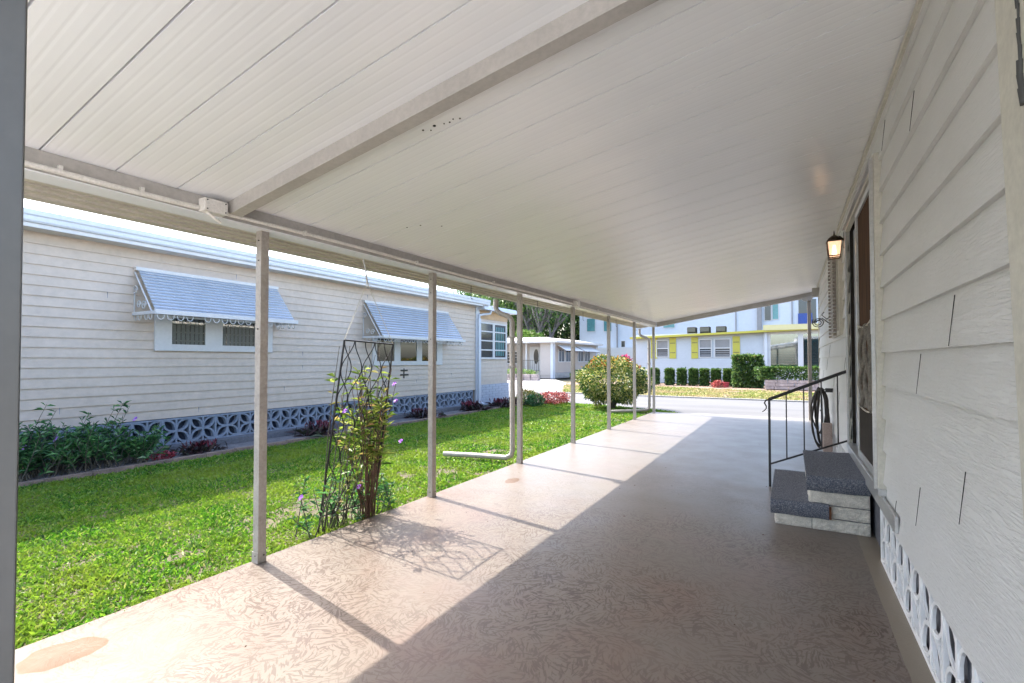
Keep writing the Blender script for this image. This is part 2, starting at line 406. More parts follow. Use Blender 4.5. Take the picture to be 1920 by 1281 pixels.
# ------------------------------------------------------------------ setting
structure('ground', MB().poly([(-400, -200, -.12), (400, -200, -.12), (400, 600, -.12), (-400, 600, -.12)]), 'soil')
structure('road', MB().poly([(-150, 13.0, -.05), (150, 13.0, -.05), (150, 19.65, -.05), (-150, 19.65, -.05)]), 'asphalt')
structure('kerb', MB().box(-9.0, 60, 19.65, 19.85, -.11, -.005), 'curb')
structure('apron_strip', MB().poly([(-2.6, 13.41, -.03), (1.8, 13.41, -.03), (2.2, 14.0, -.034), (-2.2, 13.95, -.034)]), 'curb')
structure('slab', MB().box(-3.27, .62, -1.2, 13.4, -.12, 0), 'trowelled_concrete')
structure('bounce_slab', MB().box(-3.27, 9, -16, -1.204, -.12, -.004), 'bounce_concrete')  # unseen bright slab added behind the camera to bounce sun onto the ceiling
structure('driveway', MB().poly([(-30, 19.6, -.03), (-8.9, 19.6, -.03), (-9.6, 21.5, -.03), (-12.4, 28.5, -.03), (-15.2, 33, -.03), (-40, 33, -.03)]), 'apron')
structure('side_strip', MB().box(.7, 14, -4, 13.3, -.12, -.02), 'curb')
LP = [(-7.5, -3), (-3.262, -3), (-3.262, 13.42), (-2.6, 13.6), (-3.0, 14.1), (-5.0, 14.9), (-7.5, 15.3), (-10.5, 15.6), (-10.5, 14.6), (-7.5, 13.6)]
structure('lawn_soil', MB().poly([(x, y, -.04) for x, y in LP]), 'soil')
structure('flower_bed', MB().poly([(-9.0, -3, -.015), (-7.58, -3, -.015), (-7.58, 13.5, -.015), (-6.95, 14.3, -.015), (-7.2, 15.0, -.015), (-9.0, 15.0, -.015)]), 'bed_soil')
structure('far_lawn_soil', MB().poly([(-9.0, 19.85, -.03), (60, 19.85, -.03), (60, 40, -.03), (-15, 40, -.03), (-12.3, 28.5, -.03)]), 'mulch')

s = MB()
for i in range(60):
    x, y = random.uniform(-3.1, .3), 1.0+abs(random.gauss(0, 3.2))
    if x > -.2 and 4.5 < y < 6.3: continue
    a = random.uniform(0, 6.28); L = random.uniform(.008, .028); W_ = L*random.uniform(.25, .5); dx, dy = math.cos(a), math.sin(a)
    s.add([(x, y, .003), (x+dx*L*.5-dy*W_*.5, y+dy*L*.5+dx*W_*.5, .009), (x+dx*L, y+dy*L, .006), (x+dx*L*.5+dy*W_*.5, y+dy*L*.5-dx*W_*.5, .004)], [(0, 1, 2, 3)])
tag(s.build('leaf_litter', 'stem_brown', None, (0, 5, 0)), 'tiny brown leaf scraps scattered over the slab', 'leaf litter', kind='stuff')

# ------------------------------------------------------------------ grass
def inside(P, poly):
    x, y = P[:, 0], P[:, 1]; r_ = np.zeros(len(P), bool); n = len(poly)
    for i in range(n):
        x1, y1 = poly[i]; x2, y2 = poly[(i+1) % n]
        c = ((y1 > y) != (y2 > y)) & (x < (x2-x1)*(y-y1)/(y2-y1+1e-12)+x1); r_ ^= c
    return r_
def grass(name, poly, bands, mat, z, label):
    Vs, Fs, off = [], [], 0
    xs = [p[0] for p in poly]; ys = [p[1] for p in poly]
    for (ya, yb, dens, L, Wd) in bands:
        A = (max(xs)-min(xs))*(yb-ya); n = int(A*dens)
        P = np.column_stack([rng.uniform(min(xs), max(xs), n), rng.uniform(ya, yb, n), np.full(n, z)])
        P = P[inside(P, poly)]
        bare = np.array([mnoise.noise(Vector((p[0]*1.1, p[1]*1.1, 5)))+.5*mnoise.noise(Vector((p[0]*4, p[1]*4, 9))) for p in P])
        near_edge = P[:, 0] > -4.4
        keep = ~((bare > .34) & near_edge & (rng.random(len(P)) < .85)); P = P[keep]
        hh = np.array([mnoise.noise(Vector((p[0]*3, p[1]*3, 1))) for p in P])
        n = len(P); a = rng.uniform(0, 2*math.pi, n); el = rng.uniform(.25, 1.35, n)
        D = np.column_stack([np.cos(a)*np.cos(el), np.sin(a)*np.cos(el), np.sin(el)])
        sc = rng.uniform(.6, 1.25, n)*(1+.45*hh)
        V, F = leaves(P, D, L*sc, Wd*sc**.5, .15, .25); Vs.append(V); Fs.append(F+off); off += len(V)
    o = np_mesh(name, np.vstack(Vs), np.vstack(Fs), mat); return tag(o, label, 'grass', kind='stuff')
grass('lawn_grass', LP, [(0.3, 3, 5200, .060, .013), (3, 5.5, 3600, .062, .015), (5.5, 9, 2300, .062, .02), (9, 15.6, 1300, .065, .03)], 'grass', -.045,
      'bright green lawn strip between the concrete slab and the pale neighbour house')
grass('verge_grass', [(-8.8, 19.9), (12, 19.9), (12, 24.2), (-2.0, 25.6), (-9.5, 28.2), (-11.5, 26)], [(19.9, 23.3, 420, .09, .05), (23.3, 28.2, 330, .09, .055)], 'dry_grass', -.04,
      'patchy yellow green grass across the road, before the clipped hedges')

# ------------------------------------------------------------------ carport
cp = empty('carport', (-1.35, 6, 0), 'white aluminium carport with ribbed ceiling on thin square posts over the concrete slab', 'carport')
cz = lambda x: 2.415+.160*(x+3.2)
Y0, Y1, XL, XR = -.9, 13.38, -3.62, .535
prof = []; n = 0; y = 1.79-.305*9
while y < Y1-.01:
    e = min(y+.305, Y1)
    prof += [(y, .032), (y+.008, .032), (y+.008, 0)]
    for k in range(1, 6):
        c = y+.0508*k+.001; prof += [(c-.010, 0), (c-.001, .0005), (c+.001, .0005), (c+.010, 0)]
    prof += [(e-.001, 0), (e-.001, .032)]
    y += .305
mb = MB(); k = len(prof)
vs = [(XL, p, cz(XL)+q) for p, q in prof]+[(XR, p, cz(XR)+q) for p, q in prof]
mb.add(vs, [(i, i+1, k+i+1, k+i) for i in range(k-1)])
mb.hexa([(XL, prof[0][0], cz(XL)+.033), (XR, prof[0][0], cz(XR)+.033), (XR, Y1, cz(XR)+.033), (XL, Y1, cz(XL)+.033)],
        [(XL, prof[0][0], cz(XL)+.09), (XR, prof[0][0], cz(XR)+.09), (XR, Y1, cz(XR)+.09), (XL, Y1, cz(XL)+.09)])
mb.build('roof_panel', 'roof_enamel', cp)
# repaired dark screw holes and patch on the ceiling by the cross beam
x_ = -1.72; s = MB()
for dy, dx, r_ in ((2.02, 0, .006), (2.05, .03, .004), (2.03, .07, .009), (2.05, .12, .004), (2.06, .15, .005), (2.05, .18, .004), (2.07, .21, .005), (3.05, -.9, .007), (3.2, -.8, .006), (3.0, -1.0, .006)):
    s.tube([(x_+dx, dy, cz(x_+dx)+.002), (x_+dx, dy, cz(x_+dx)-.003)], r_, 8)
s.each('screw_hole', 'black_void', cp)
# edge beam along the posts
mb = MB().box(-3.155, -3.15, Y0, 13.3, 2.315, cz(-3.155)-.001).box(-3.30, -3.295, Y0, 13.3, 2.315, cz(-3.30)-.001)
mb.build('edge_beam', 'beam_paint', cp)
MB().box(-3.303, -3.147, Y0, 13.3, 2.308, 2.3145).build('lit_beam_base', 'roof_enamel', cp)  # beam underside in whiter enamel, standing for light thrown up from the ground
# fascia with integral gutter beyond the posts
mb = MB(); g = [(-3.31, 2.325), (-3.42, 2.325), (-3.42, 2.315), (-3.48, 2.315), (-3.48, 2.303), (-3.55, 2.303), (-3.55, 2.288), (-3.64, 2.288), (-3.66, 2.295), (-3.70, 2.32), (-3.70, 2.43), (-3.64, 2.43)]
vs = [(a, Y0, b_) for a, b_ in g]+[(a, 13.42, b_) for a, b_ in g]; k = len(g)
mb.add(vs, [(i, i+1, k+i+1, k+i) for i in range(k-1)]+[tuple(range(k, 2*k))])
mb.build('gutter', 'gutter_paint', cp)
mb = MB().box(-3.415, -3.305, Y0, 13.3, 2.326, 2.335); mb.build('soffit', 'soffit', cp)
# cross beams
def xbeam(y0, y1, dep, name, xe=XR):
    a, b_ = -3.145, xe
    MB().hexa([(a, y0, cz(a)-dep), (b_, y0, cz(b_)-dep), (b_, y1, cz(b_)-dep), (a, y1, cz(a)-dep)], [(a, y0, cz(a)-.001), (b_, y0, cz(b_)-.001), (b_, y1, cz(b_)-.001), (a, y1, cz(a)-.001)]).build(name, 'beam_paint', cp, bevel=.002)
xbeam(1.78, 1.86, .085, 'cross_beam'); xbeam(13.30, 13.38, .115, 'cross_beam')
# wall channel where the roof meets the house
MB().hexa([(.50, Y0, 2.965), (.536, Y0, 2.965), (.536, 13.2, 2.965), (.50, 13.2, 2.965)], [(.50, Y0, 2.998), (.536, Y0, 3.004), (.536, 13.2, 3.004), (.50, 13.2, 2.998)]).build('wall_channel', 'cream_trim', cp)
# posts with foot brackets
for k in range(7):
    y = 2.075+1.872*k
    p = MB().box(-3.255, -3.195, y-.030, y+.030, 0.001, 2.3075).build('post', 'post_paint', cp, bevel=.003)
    MB().box(-3.259, -3.191, y-.034, y-.0305, .001, .075).box(-3.1945, -3.191, y-.030, y+.030, .001, .07).each('foot_bracket', 'post_paint', p)
    s = MB()
    for zz in (.05, 1.62, 2.1, 2.24): s.tube([(-3.22, y-.0295, zz), (-3.22, y-.0365, zz)], .005, 6)
    for zz in (.05,): s.tube([(-3.195, y+.01, zz), (-3.188, y+.01, zz)], .006, 6)
    s.each('bolt', 'black_iron', p)
p = MB().box(.345, .42, 13.32, 13.375, .001, 2.84).build('post', 'post_paint', cp, bevel=.003)
MB().hexa([(.27, 13.27, 2.80), (.42, 13.27, 2.80), (.42, 13.318, 2.80), (.27, 13.318, 2.80)], [(.20, 13.27, 2.875), (.50, 13.27, 2.92), (.50, 13.298, 2.92), (.20, 13.298, 2.875)]).build('bracket', 'white_metal', p)
MB().box(.40, .536, 12.0, 12.1, 2.74, 2.93).build('beam_end', 'beam_paint', cp)
# conduit, boxes, hooks
MB().tube([(-3.135, y_, 2.335-.004*math.sin(y_*2.1)+.0035*y_*(y_ < 1)) for y_ in np.linspace(-.8, 1.6, 12)], .015, 10).build('conduit', 'conduit_paint', cp)
MB().tube([(-3.135, y_, 2.342-.006*math.sin(y_*1.7)) for y_ in np.linspace(1.76, 7.5, 40)], .013, 10).build('conduit', 'conduit_paint', cp)
MB().tube([(-3.135, y_, 2.33-.004*math.sin(y_*1.7)) for y_ in np.linspace(7.68, 13.2, 30)], .010, 8).build('conduit', 'conduit_paint', cp)
s = MB()
for y_ in (.2, .95, 1.3, 2.35, 3.6, 5.0, 6.6, 8.7, 10.2, 11.8):
    s.box(-3.150, -3.120, y_-.008, y_+.008, 2.352, 2.366).box(-3.151, -3.120, y_-.007, y_+.007, 2.332, 2.352)
s.each('pipe_clip', 'conduit_paint', cp)
for y0, y1, z0, z1 in ((1.605, 1.745, 2.315, 2.395), (7.52, 7.66, 2.30, 2.40)):
    j = MB().box(-3.149, -3.075, y0, y1, z0, z1).build('junction_box', 'conduit_paint', cp, bevel=.004)
    s = MB()
    for a in (y0+.015, y1-.015):
        for b_ in (z0+.013, z1-.013): s.tube([(-3.075, a, b_), (-3.070, a, b_)], .004, 6)
    s.each('screw', 'black_iron', j)
    MB().tube([(-3.11, y0+.03, z0), (-3.10, y0+.07, z0-.03), (-3.10, y0+.11, z0-.05)], .009, 6).build('cable_stub', 'conduit_paint', j)
for y_ in (4.9, 6.7, 8.6, 10.6, 12.2):
    MB().tube([(-3.40, y_, 2.32), (-3.40, y_, 2.17), (-3.395, y_+.012, 2.155), (-3.39, y_+.03, 2.165)], .004, 5).build('hook', 'black_iron', cp)
# downspouts
def spout(y, out, name='downspout', yo=0):
    p = [(-3.60, y-.02, 2.26), (-3.60, y-.02, 2.15), (-3.585, y-.015, 2.10), (-3.53, y, 2.06), (-3.42, y+.01, 2.02), (-3.375, y+.015, 1.98), (-3.355, y+.015, 1.93), (-3.35, y+.015, 1.0), (-3.35, y+.015, .16), (-3.37, y+.01, .09), (-3.43, y-.02, .055), *out]
    mb = MB().tube(p, .036, 10); o = mb.build(name, 'post_paint', cp)
    MB().box(-3.39, -3.31, y-.03, y+.056, 1.30, 1.33).box(-3.39, -3.31, y-.03, y+.056, 1.72, 1.74).each('strap', 'post_paint', o)
spout(5.82, [(-3.9, 5.80, .04), (-4.42, 5.68, .035)])
spout(13.30, [(-3.7, 13.05, .045), (-4.25, 12.6, .035)])

# near frame post at the left edge of the view
fp = empty('enclosure_post', (-1.42, .36, 0), 'dark grey enclosure post standing very close at the left edge', 'post')
def quad(z, e):
    e = Vector(e); rt = Vector((-.867, -.4985)); bk = Vector((-.967, .255)).lerp(Vector((-.4985, .867)), .02).normalized()
    return [(p.x, p.y, z) for p in (e, e+rt*.10, e+rt*.10+bk*.08, e+bk*.08)]
MB().hexa(quad(.001, (-1.279, .336)), quad(2.66, (-1.206, .314))).build('post_shaft', 'frame_dark', fp, bevel=.004)

# ------------------------------------------------------------------ near house (right)
XW = .535
nh = empty('near_house', (3, 5, 0), 'grey beige house wall with embossed lap siding along the right side of the carport', 'house')
WT = west(XW)
Dn, Df, Db, Dt = 4.03, 6.02, .50, 2.73           # door opening
lap(WT, -3.0, 12.15, .385, 3.30, .213, .021, [(Dn, Df, .45, 2.70)]).build('siding', 'embossed_siding', nh)
mb = MB(); mb.box(XW+.25, 8, -3, 12.1, -.05, 3.2).box(XW+.001, XW+.25, 12.0, 12.1, .3, 3.2).box(XW+.002, XW+.25, -3, Dn-.02, .5, 3.2).box(XW+.002, XW+.25, Df+.02, 12.0, .5, 3.2)
mb.build('wall_core', 'kick_panel', nh)
MB().hexa([(XL+3.9, -3, 3.3), (8.4, -3, 3.3), (8.4, 12.4, 3.3), (XL+3.9, 12.4, 3.3)], [(XL+3.9, -3, 3.42), (8.4, -3, 3.9), (8.4, 12.4, 3.9), (XL+3.9, 12.4, 3.42)]).build('roof', 'roof_white', nh)
s = MB(WT)
for u, kk in ((3.0, 10), (2.955, 4), (2.305, 2), (3.015, 1), (3.64, 0), (2.395, 5), (3.82, 11), (9.6, 4), (7.4, 2), (9.0, 5), (10.8, 3), (6.6, 4), (8.2, 3)):
    z = .385+.213*kk
    s.hexa([(u, z+.004, .0), (u+.0005, z+.004, .0), (u+.0005, z+.004, .0225), (u, z+.004, .0225)], [(u-.010, z+.195, 0), (u-.0075, z+.195, 0), (u-.0075, z+.195, .0045), (u-.010, z+.195, .0045)])
s.each('board_joint', 'black_void', nh)
MB(WT).box(12.13, 12.19, .33, 3.0, 0, .022).build('corner_trim', 'cream_trim', nh)
# skirt of pierced blocks
mb = MB(west(XW+.015)); breeze(mb.T, -.55, 12, .4, .0, .385, mb, .019, .020); breeze(mb.T, 6.25, 14, .4, .0, .385, mb, .019, .020); mb.build('pierced_skirt', 'skirt_white', nh)
MB(west(XW+.03)).box(-3, 12.1, 0, .40, -.05, 0).build('skirt_backing', 'footing', nh)
# door surround
ds = MB(WT).box(Dn-.055, Dn, .50, 2.78, 0, .045).box(Df, Df+.13, .50, 2.78, 0, .03).box(Dn, Df, Dt-.01, 2.78, 0, .04).build('door_frame', 'cream_trim', nh, bevel=.003)
MB(WT).box(Dn-.020, Dn+.012, .55, 2.74, .0455, .065).box(Df-.02, Df+.012, .55, 2.74, .0305, .045).box(Dn-.02, Df+.012, 2.742, 2.765, .041, .065).each('frame_bead', 'aluminium', ds)
MB(WT).box(3.48, 6.10, .42, .515, .0165, .034).box(3.95, 6.02, .515, .56, -.12, .05).build('door_sill', 'aluminium', nh, bevel=.003)
MB(WT).box(Dn, Df, .56, Dt, -.20, -.19).build('dark_door_backing', 'black_void', nh)  # black sheet standing for the shaded depth behind the door
MB(WT).box(5.30, 5.42, .56, 2.72, -.10, -.0).box(5.56, Df-.001, .56, 2.72, -.13, -.03).each('sidelight_jamb', 'bluish_white', nh)
sd = empty('screen_door', (XW, 4.65, .56)); sd.parent = nh; sd.location = Vector((XW, 4.65, .56))-WO[nh.name]
MB(WT).box(4.08, 4.13, .57, 2.69, .001, .035).box(5.14, 5.20, .57, 2.69, .001, .035).box(4.13, 5.14, 2.64, 2.69, .001, .034).box(4.13, 5.14, .57, .63, .001, .034).build('door_rail', 'aluminium', sd, bevel=.003)
MB(WT).box(4.13, 5.14, .63, 2.64, .006, .018).build('door_panel', 'brown_door', sd)
MB(WT).box(4.13, 5.14, .63, 1.00, .0185, .026).build('kick_plate', 'kick_panel', sd)
MB(WT).box(4.095, 4.12, 1.58, 1.75, .035, .060).build('handle', 'white_metal', sd, bevel=.004)
def sag(z, s_, n=14): return [(u, z-s_*math.sin(math.pi*i/n)+(.03*(1-i/n)), .030) for i, u in enumerate(np.linspace(4.15, 5.12, n+1))]
MB(WT).tube(sag(1.70, .05), .007, 6).tube(sag(1.02, .03), .007, 6).each('cord', 'rope', sd)
s = MB(WT)      # knotted fabric strips pulled into crossing bands
for i in range(3):
    u0 = 4.32+i*.30
    for sg_ in (1, -1):
        pts = [(u0+sg_*.125*math.sin(q*2.5*math.pi+i*math.pi*.5)+.004*math.sin(i*3+q*9), 1.03+q*.64, .018+.012*math.cos(q*2.5*math.pi+(i % 2)*1.6)*sg_) for q in np.linspace(0, 1, 17)]
        s.tube(pts, .021, 7)
s.build('woven_strips', 'weave', sd)
# shuttered window
wn = MB(WT).box(6.68, 6.74, 1.70, 2.80, .0, .05).box(7.02, 7.06, 1.70, 2.80, 0, .05).box(6.74, 7.02, 1.70, 1.75, 0, .05).box(6.74, 7.02, 2.75, 2.80, 0, .05).build('window', 'cream_trim', nh)
MB(WT).box(6.74, 7.02, 1.75, 2.75, 0, .02).build('pane', 'dark_glass', wn)
s = MB(WT).box(7.10, 7.86, 1.70, 2.84, .02, .055)
for i in range(24):
    z = 1.72+i*.046; s.tube([(7.10, z, .055), (7.10, z, .085)], .018, 8); s.tube([(7.88, z, .055), (7.88, z, .085)], .018, 8)
for i in range(20): s.box(7.16, 7.80, 1.76+i*.053, 1.79+i*.053, .055, .066)
s.build('shutter', 'post_paint', nh)
s = MB(WT); sc = []
for i in range(30):
    a = i/29*4.2*math.pi; r_ = .02+.055*i/29; sc.append((7.95, 1.93+r_*math.sin(a), .20+r_*math.cos(a)))
s.tube(sc, .006, 6); s.tube([(7.95, 1.93, .27), (7.95, 1.98, .15), (7.95, 1.86, .017)], .007, 6); s.tube([(7.95, 2.04, .017), (7.95, 1.97, .10), (7.95, 2.03, .16), (7.95, 2.07, .13)], .006, 6)
s.build('scroll_bracket', 'black_iron', nh)
# leaning torn jamb on the wall at the right edge
lt = empty('screen_jamb', (.50, 1.7, 0), 'cream screen door jamb with torn dark edge at the far right, very close', 'door jamb')
# straight board, slightly out of plumb
MB(WT).hexa([(1.20, 0.001, .018), (1.545, .001, .018), (1.545, .001, .055), (1.20, .001, .055)], [(1.35, 2.96, .018), (1.80, 2.96, .018), (1.80, 2.96, .055), (1.35, 2.96, .055)]).build('jamb_board', 'cream_trim', lt, bevel=.004)
s = MB(WT)
for i in range(26):
    z = 2.0+i*.035; u = 1.20+(z/2.96)*.15+.285+.0*random.random()
    s.tube([(u+(z/2.96)*.10-.08+random.uniform(-.006, .006), z, .056), (u+(z/2.96)*.10-.08+random.uniform(-.006, .006), z+.04, .058)], random.choice([.003, .005, .009]), 5)
s.build('torn_edge', 'frame_dark', lt)

# wall lantern
ln = empty('wall_lantern', (XW, 6.15, 2.66), 'lit dark bronze lantern on the siding above the shutter beside the door', 'wall lamp')
LX, LY, LZ = .415, 6.05, 2.58; LY = 6.22
MB(WT).box(LY-.055, LY+.055, LZ+.02, LZ+.20, .016, .035).build('back_plate', 'brass', ln, bevel=.01)
MB().tube([(XW-.03, LY, LZ+.10), (LX+.05, LY, LZ+.145), (LX+.01, LY, LZ+.145), (LX, LY, LZ+.12)], .010, 8).build('arm', 'brass', ln)
s = MB(); rings = [(.012, .165), (.03, .155), (.055, .135), (.07, .108), (.078, .100)]
for r_, z in rings: pass
vs = []; nn_ = 12
for r_, z in rings: vs += [(LX+r_*math.cos(2*math.pi*i/nn_), LY+r_*math.sin(2*math.pi*i/nn_), LZ+z) for i in range(nn_)]
s.add(vs, [(j*nn_+i, j*nn_+(i+1) % nn_, (j+1)*nn_+(i+1) % nn_, (j+1)*nn_+i) for j in range(len(rings)-1) for i in range(nn_)])
s.tube([(LX, LY, LZ+.16), (LX, LY, LZ+.19), (LX, LY, LZ+.215)], .008, 6, .003); s.build('lantern_cap', 'brass', ln)
s = MB(); q = .066; q2 = .05
for sx, sy in ((1, 1), (1, -1), (-1, 1), (-1, -1)): s.tube([(LX+sx*q, LY+sy*q, LZ+.10), (LX+sx*q2, LY+sy*q2, LZ-.08)], .006, 4)
for z, qq in ((.097, q), (-.06, q2+.003), (-.08, q2)):
    s.box(LX-qq-.005, LX+qq+.005, LY-qq-.005, LY-qq+.005, LZ+z-.005, LZ+z+.005).box(LX-qq-.005, LX+qq+.005, LY+qq-.005, LY+qq+.005, LZ+z-.005, LZ+z+.005)
    s.box(LX-qq-.005, LX-qq+.005, LY-qq, LY+qq, LZ+z-.005, LZ+z+.005).box(LX+qq-.005, LX+qq+.005, LY-qq, LY+qq, LZ+z-.005, LZ+z+.005)
s.build('lantern_cage', 'brass', ln)
a, c = q-.004, q2-.004
MB().hexa([(LX-c, LY-c, LZ-.07), (LX+c, LY-c, LZ-.07), (LX+c, LY+c, LZ-.07), (LX-c, LY+c, LZ-.07)], [(LX-a, LY-a, LZ+.09), (LX+a, LY-a, LZ+.09), (LX+a, LY+a, LZ+.09), (LX-a, LY+a, LZ+.09)]).build('lantern_glass', 'lamp_glass', ln)
MB().tube([(LX, LY, LZ+.06), (LX, LY, LZ+.03), (LX, LY, LZ), (LX, LY, LZ-.04)], .012, 8, .026).build('bulb', 'lamp_bulb', ln)

# ------------------------------------------------------------------ steps
stp = empty('entry_steps', (.2, 5.4, 0), 'two low block steps with blue grey carpet leading up to the screen door', 'steps')
def rough(x0, x1, y0, y1, z0, z1, amp=.007):
    mb = MB(); nx, nz = max(4, int((x1-x0)/.014)), max(4, int((z1-z0)/.014)); ny = 60
    def edge(i, j, n_, m_): return i in (0, n_) or j in (0, m_)
    vs = []; F = []
    for j in range(nz+1):
        for i in range(nx+1):
            x = x0+(x1-x0)*i/nx; z = z0+(z1-z0)*j/nz; d = 0 if edge(i, j, nx, nz) else amp*(.9+1.3*mnoise.noise(Vector((x*26, z*34, y0)))+.6*mnoise.noise(Vector((x*70, z*80, 3))))
            vs.append((x, y0-d, z))
    for j in range(nz):
        for i in range(nx): F.append((j*(nx+1)+i, j*(nx+1)+i+1, (j+1)*(nx+1)+i+1, (j+1)*(nx+1)+i))
    mb.add(vs, F); vs = []; F = []
    for j in range(nz+1):
        for i in range(ny+1):
            y = y0+(y1-y0)*i/ny; z = z0+(z1-z0)*j/nz; d = 0 if edge(i, j, ny, nz) else amp*(.9+1.3*mnoise.noise(Vector((y*26, z*34, x0+5))))
            vs.append((x0-d, y, z))
    for j in range(nz):
        for i in range(ny): F.append((j*(ny+1)+i, j*(ny+1)+i+1, (j+1)*(ny+1)+i+1, (j+1)*(ny+1)+i))
    mb.add(vs, F)
    mb.poly([(x1, y0, z0), (x1, y1, z0), (x1, y1, z1), (x1, y0, z1)]).poly([(x0, y1, z0), (x1, y1, z0), (x1, y1, z1), (x0, y1, z1)]).poly([(x0, y0, z1), (x1, y0, z1), (x1, y1, z1), (x0, y1, z1)])
    return mb
rough(-.13, .135, 4.77, 6.0, .002, .098).build('block_course', 'rough_block', stp)
rough(.142, .532, 4.77, 6.0, .002, .098).build('block_course', 'rough_block', stp)
rough(.265, .532, 4.772, 6.0, .106, .205).build('block_course', 'rough_block', stp)
rough(.125, .532, 4.772, 6.0, .213, .325).build('block_course', 'rough_block', stp)
MB().box(-.12, .531, 4.785, 5.99, .001, .21).box(.135, .531, 4.785, 5.99, .211, .32).build('mortar', 'footing', stp)
def rug(x0, x1, y0, y1, z0, z1, drop, name='carpet_tread'):
    mb = MB(); n = 14
    prof_ = [(y1, z1), (y0+.03, z1), (y0+.012, z1-.006), (y0+.002, z1-.022), (y0, z1-.04), (y0+.002, z0+.004), (y0+.008, z0)]
    vs = []
    for i in range(n+1):
        x = x0+(x1-x0)*i/n; e = .006*mnoise.noise(Vector((x*9, y0, z0*7)))
        vs += [(x, y+e*(y < y0+.02), z+e) for y, z in prof_]
    k = len(prof_); mb.add(vs, [(i*k+j, i*k+j+1, (i+1)*k+j+1, (i+1)*k+j) for i in range(n) for j in range(k-1)], True)
    mb.box(x0, x1, y0+.01, y1, z1-drop, z1-.003)
    return mb.build(name, 'carpet', stp)
rug(-.165, .255, 4.725, 6.02, .100, .222, .035); rug(.10, .545-.012, 4.725, 6.02, .325, .452, .035)
MB().box(.2555, .272, 4.728, 4.75, .105, .205).build('rusty_strip', 'rust', stp)

# handrail
hr = empty('handrail', (-.2, 6.12, 0), 'black iron handrail on the far side of the carpeted steps', 'handrail')
yy = 6.12
MB().tube([(-.215, yy, .002), (-.215, yy, .96)], .017, 4).build('newel_post', 'black_iron', hr)
MB().tube([(-.222, yy, .965), (.46, yy, 1.27), (.525, yy, 1.295)], .017, 6).build('top_rail', 'black_iron', hr)
MB().tube([(-.215, yy, .25), (.50, yy, .565), (.53, yy, .55), (.53, yy, .46)], .010, 6).build('bottom_rail', 'black_iron', hr)
for x in (-.05, .115, .275, .42): MB().tube([(x, yy, .25+(x+.215)*.44), (x, yy, .965+(x+.222)*.447)], .009, 4).build('baluster', 'black_iron', hr)
MB().tube([(-.215, yy, .965), (-.25, yy, .955), (-.262, yy, .925), (-.245, yy, .89), (-.245, yy, .865), (-.265, yy, .84), (-.285, yy, .825)], .010, 6, .004).build('scroll_end', 'black_iron', hr)

# hose and stub post
s = MB()
for i in range(9):
    w_ = .045+.0095*i*random.uniform(.6, 1.2); cx = .37+.5*random.uniform(-.05, .05); zb = .10+.04*random.random()+(.2 if i % 3 == 0 else 0); zt = 1.0-.03*random.random(); yo = 8.55+random.uniform(-.06, .10)
    pts = []
    for j in range(25):
        a = j/24*2*math.pi
        pts.append((cx+w_*math.sin(a)*(1+.12*math.sin(3*a+i)), yo+.03*math.sin(a*2+i), (zt+zb)/2+(zt-zb)/2*math.cos(a)))
    s.tube(pts, .011, 6, caps=False)
ho = s.build('garden_hose', 'hose', None); tag(ho, 'coiled dark garden hose hanging by the house wall beyond the steps', 'hose')
MB(WT).box(8.52, 8.56, .93, .99, .0, .10).box(8.52, 8.56, .968, .978, .10, .20).build('hose_hanger', 'black_iron', nh)
st_ = MB().box(.385, .50, 8.25, 8.37, .001, .50).build('stub_post', 'stub_wood', None, bevel=.006); tag(st_, 'short pinkish brown wooden stub post standing below the coiled hose', 'post')

# ------------------------------------------------------------------ neighbour house (left)
XN = -8.45; ET = east(XN)
nb = empty('neighbour_house', (-10.5, 6, 0), 'pale beige mobile home with lap siding, two slatted awnings and pierced block skirt', 'house')
lap(ET, -4, 12.42, .50, 3.10, .134, .016).build('siding', 'neighbour_siding', nb)
MB().box(-13.5, XN-.001, -4, 12.42, .5, 3.1).build('wall_core', 'neighbour_siding', nb)
MB().hexa([(-13.9, -4.2, 3.12), (-8.22, -4.2, 3.12), (-8.22, 12.5, 3.12), (-13.9, 12.5, 3.12)], [(-13.9, -4.2, 3.3), (-8.24, -4.2, 3.25), (-8.24, 12.5, 3.25), (-13.9, 12.5, 3.3)]).build('roof', 'roof_white', nb)
g = MB(); pr = [(-8.22, 3.14), (-8.215, 3.115), (-8.13, 3.115), (-8.115, 3.14), (-8.115, 3.19), (-8.10, 3.21), (-8.10, 3.272), (-8.125, 3.275), (-8.125, 3.26)]
vs = [(a, -4.2, b_) for a, b_ in pr]+[(a, 12.75, b_) for a, b_ in pr]; k = len(pr)
g.add(vs, [(i, i+1, k+i+1, k+i) for i in range(k-1)]+[tuple(range(k, 2*k))]); g.build('gutter', 'bluish_white', nb)
MB(ET).box(-4, 12.4, 3.06, 3.112, 0, .3).build('eave_soffit', 'white_metal', nb)
s = MB(ET)
for u, k in ((4.35, 0), (6.3, 5.5), (6.3, 7), (2.6, 1), (9.7, 2), (11.2, 3), (10.4, 1), (4.95, 17), (8.0, 17.2), (5.9, 2), (3.1, 13)):
    z = .5+.134*int(k); s.box(u, u+.004, z, z+.134, .0, .0105)
s.each('panel_joint', 'neighbour_skirt', nb)
mb = MB(ET); mb.T = east(XN-.03); breeze(mb.T, -.6, 32, .4, .09, .40, mb); mb.build('pierced_skirt', 'neighbour_skirt', nb)
MB(east(XN-.05)).box(-4, 12.35, .0, .5, 0, .012).build('skirt_backing', 'skirt_dark', nb)
MB(ET).box(-4, 12.35, -.02, .09, -.06, .22).build('footing', 'footing', nb, bevel=.01)
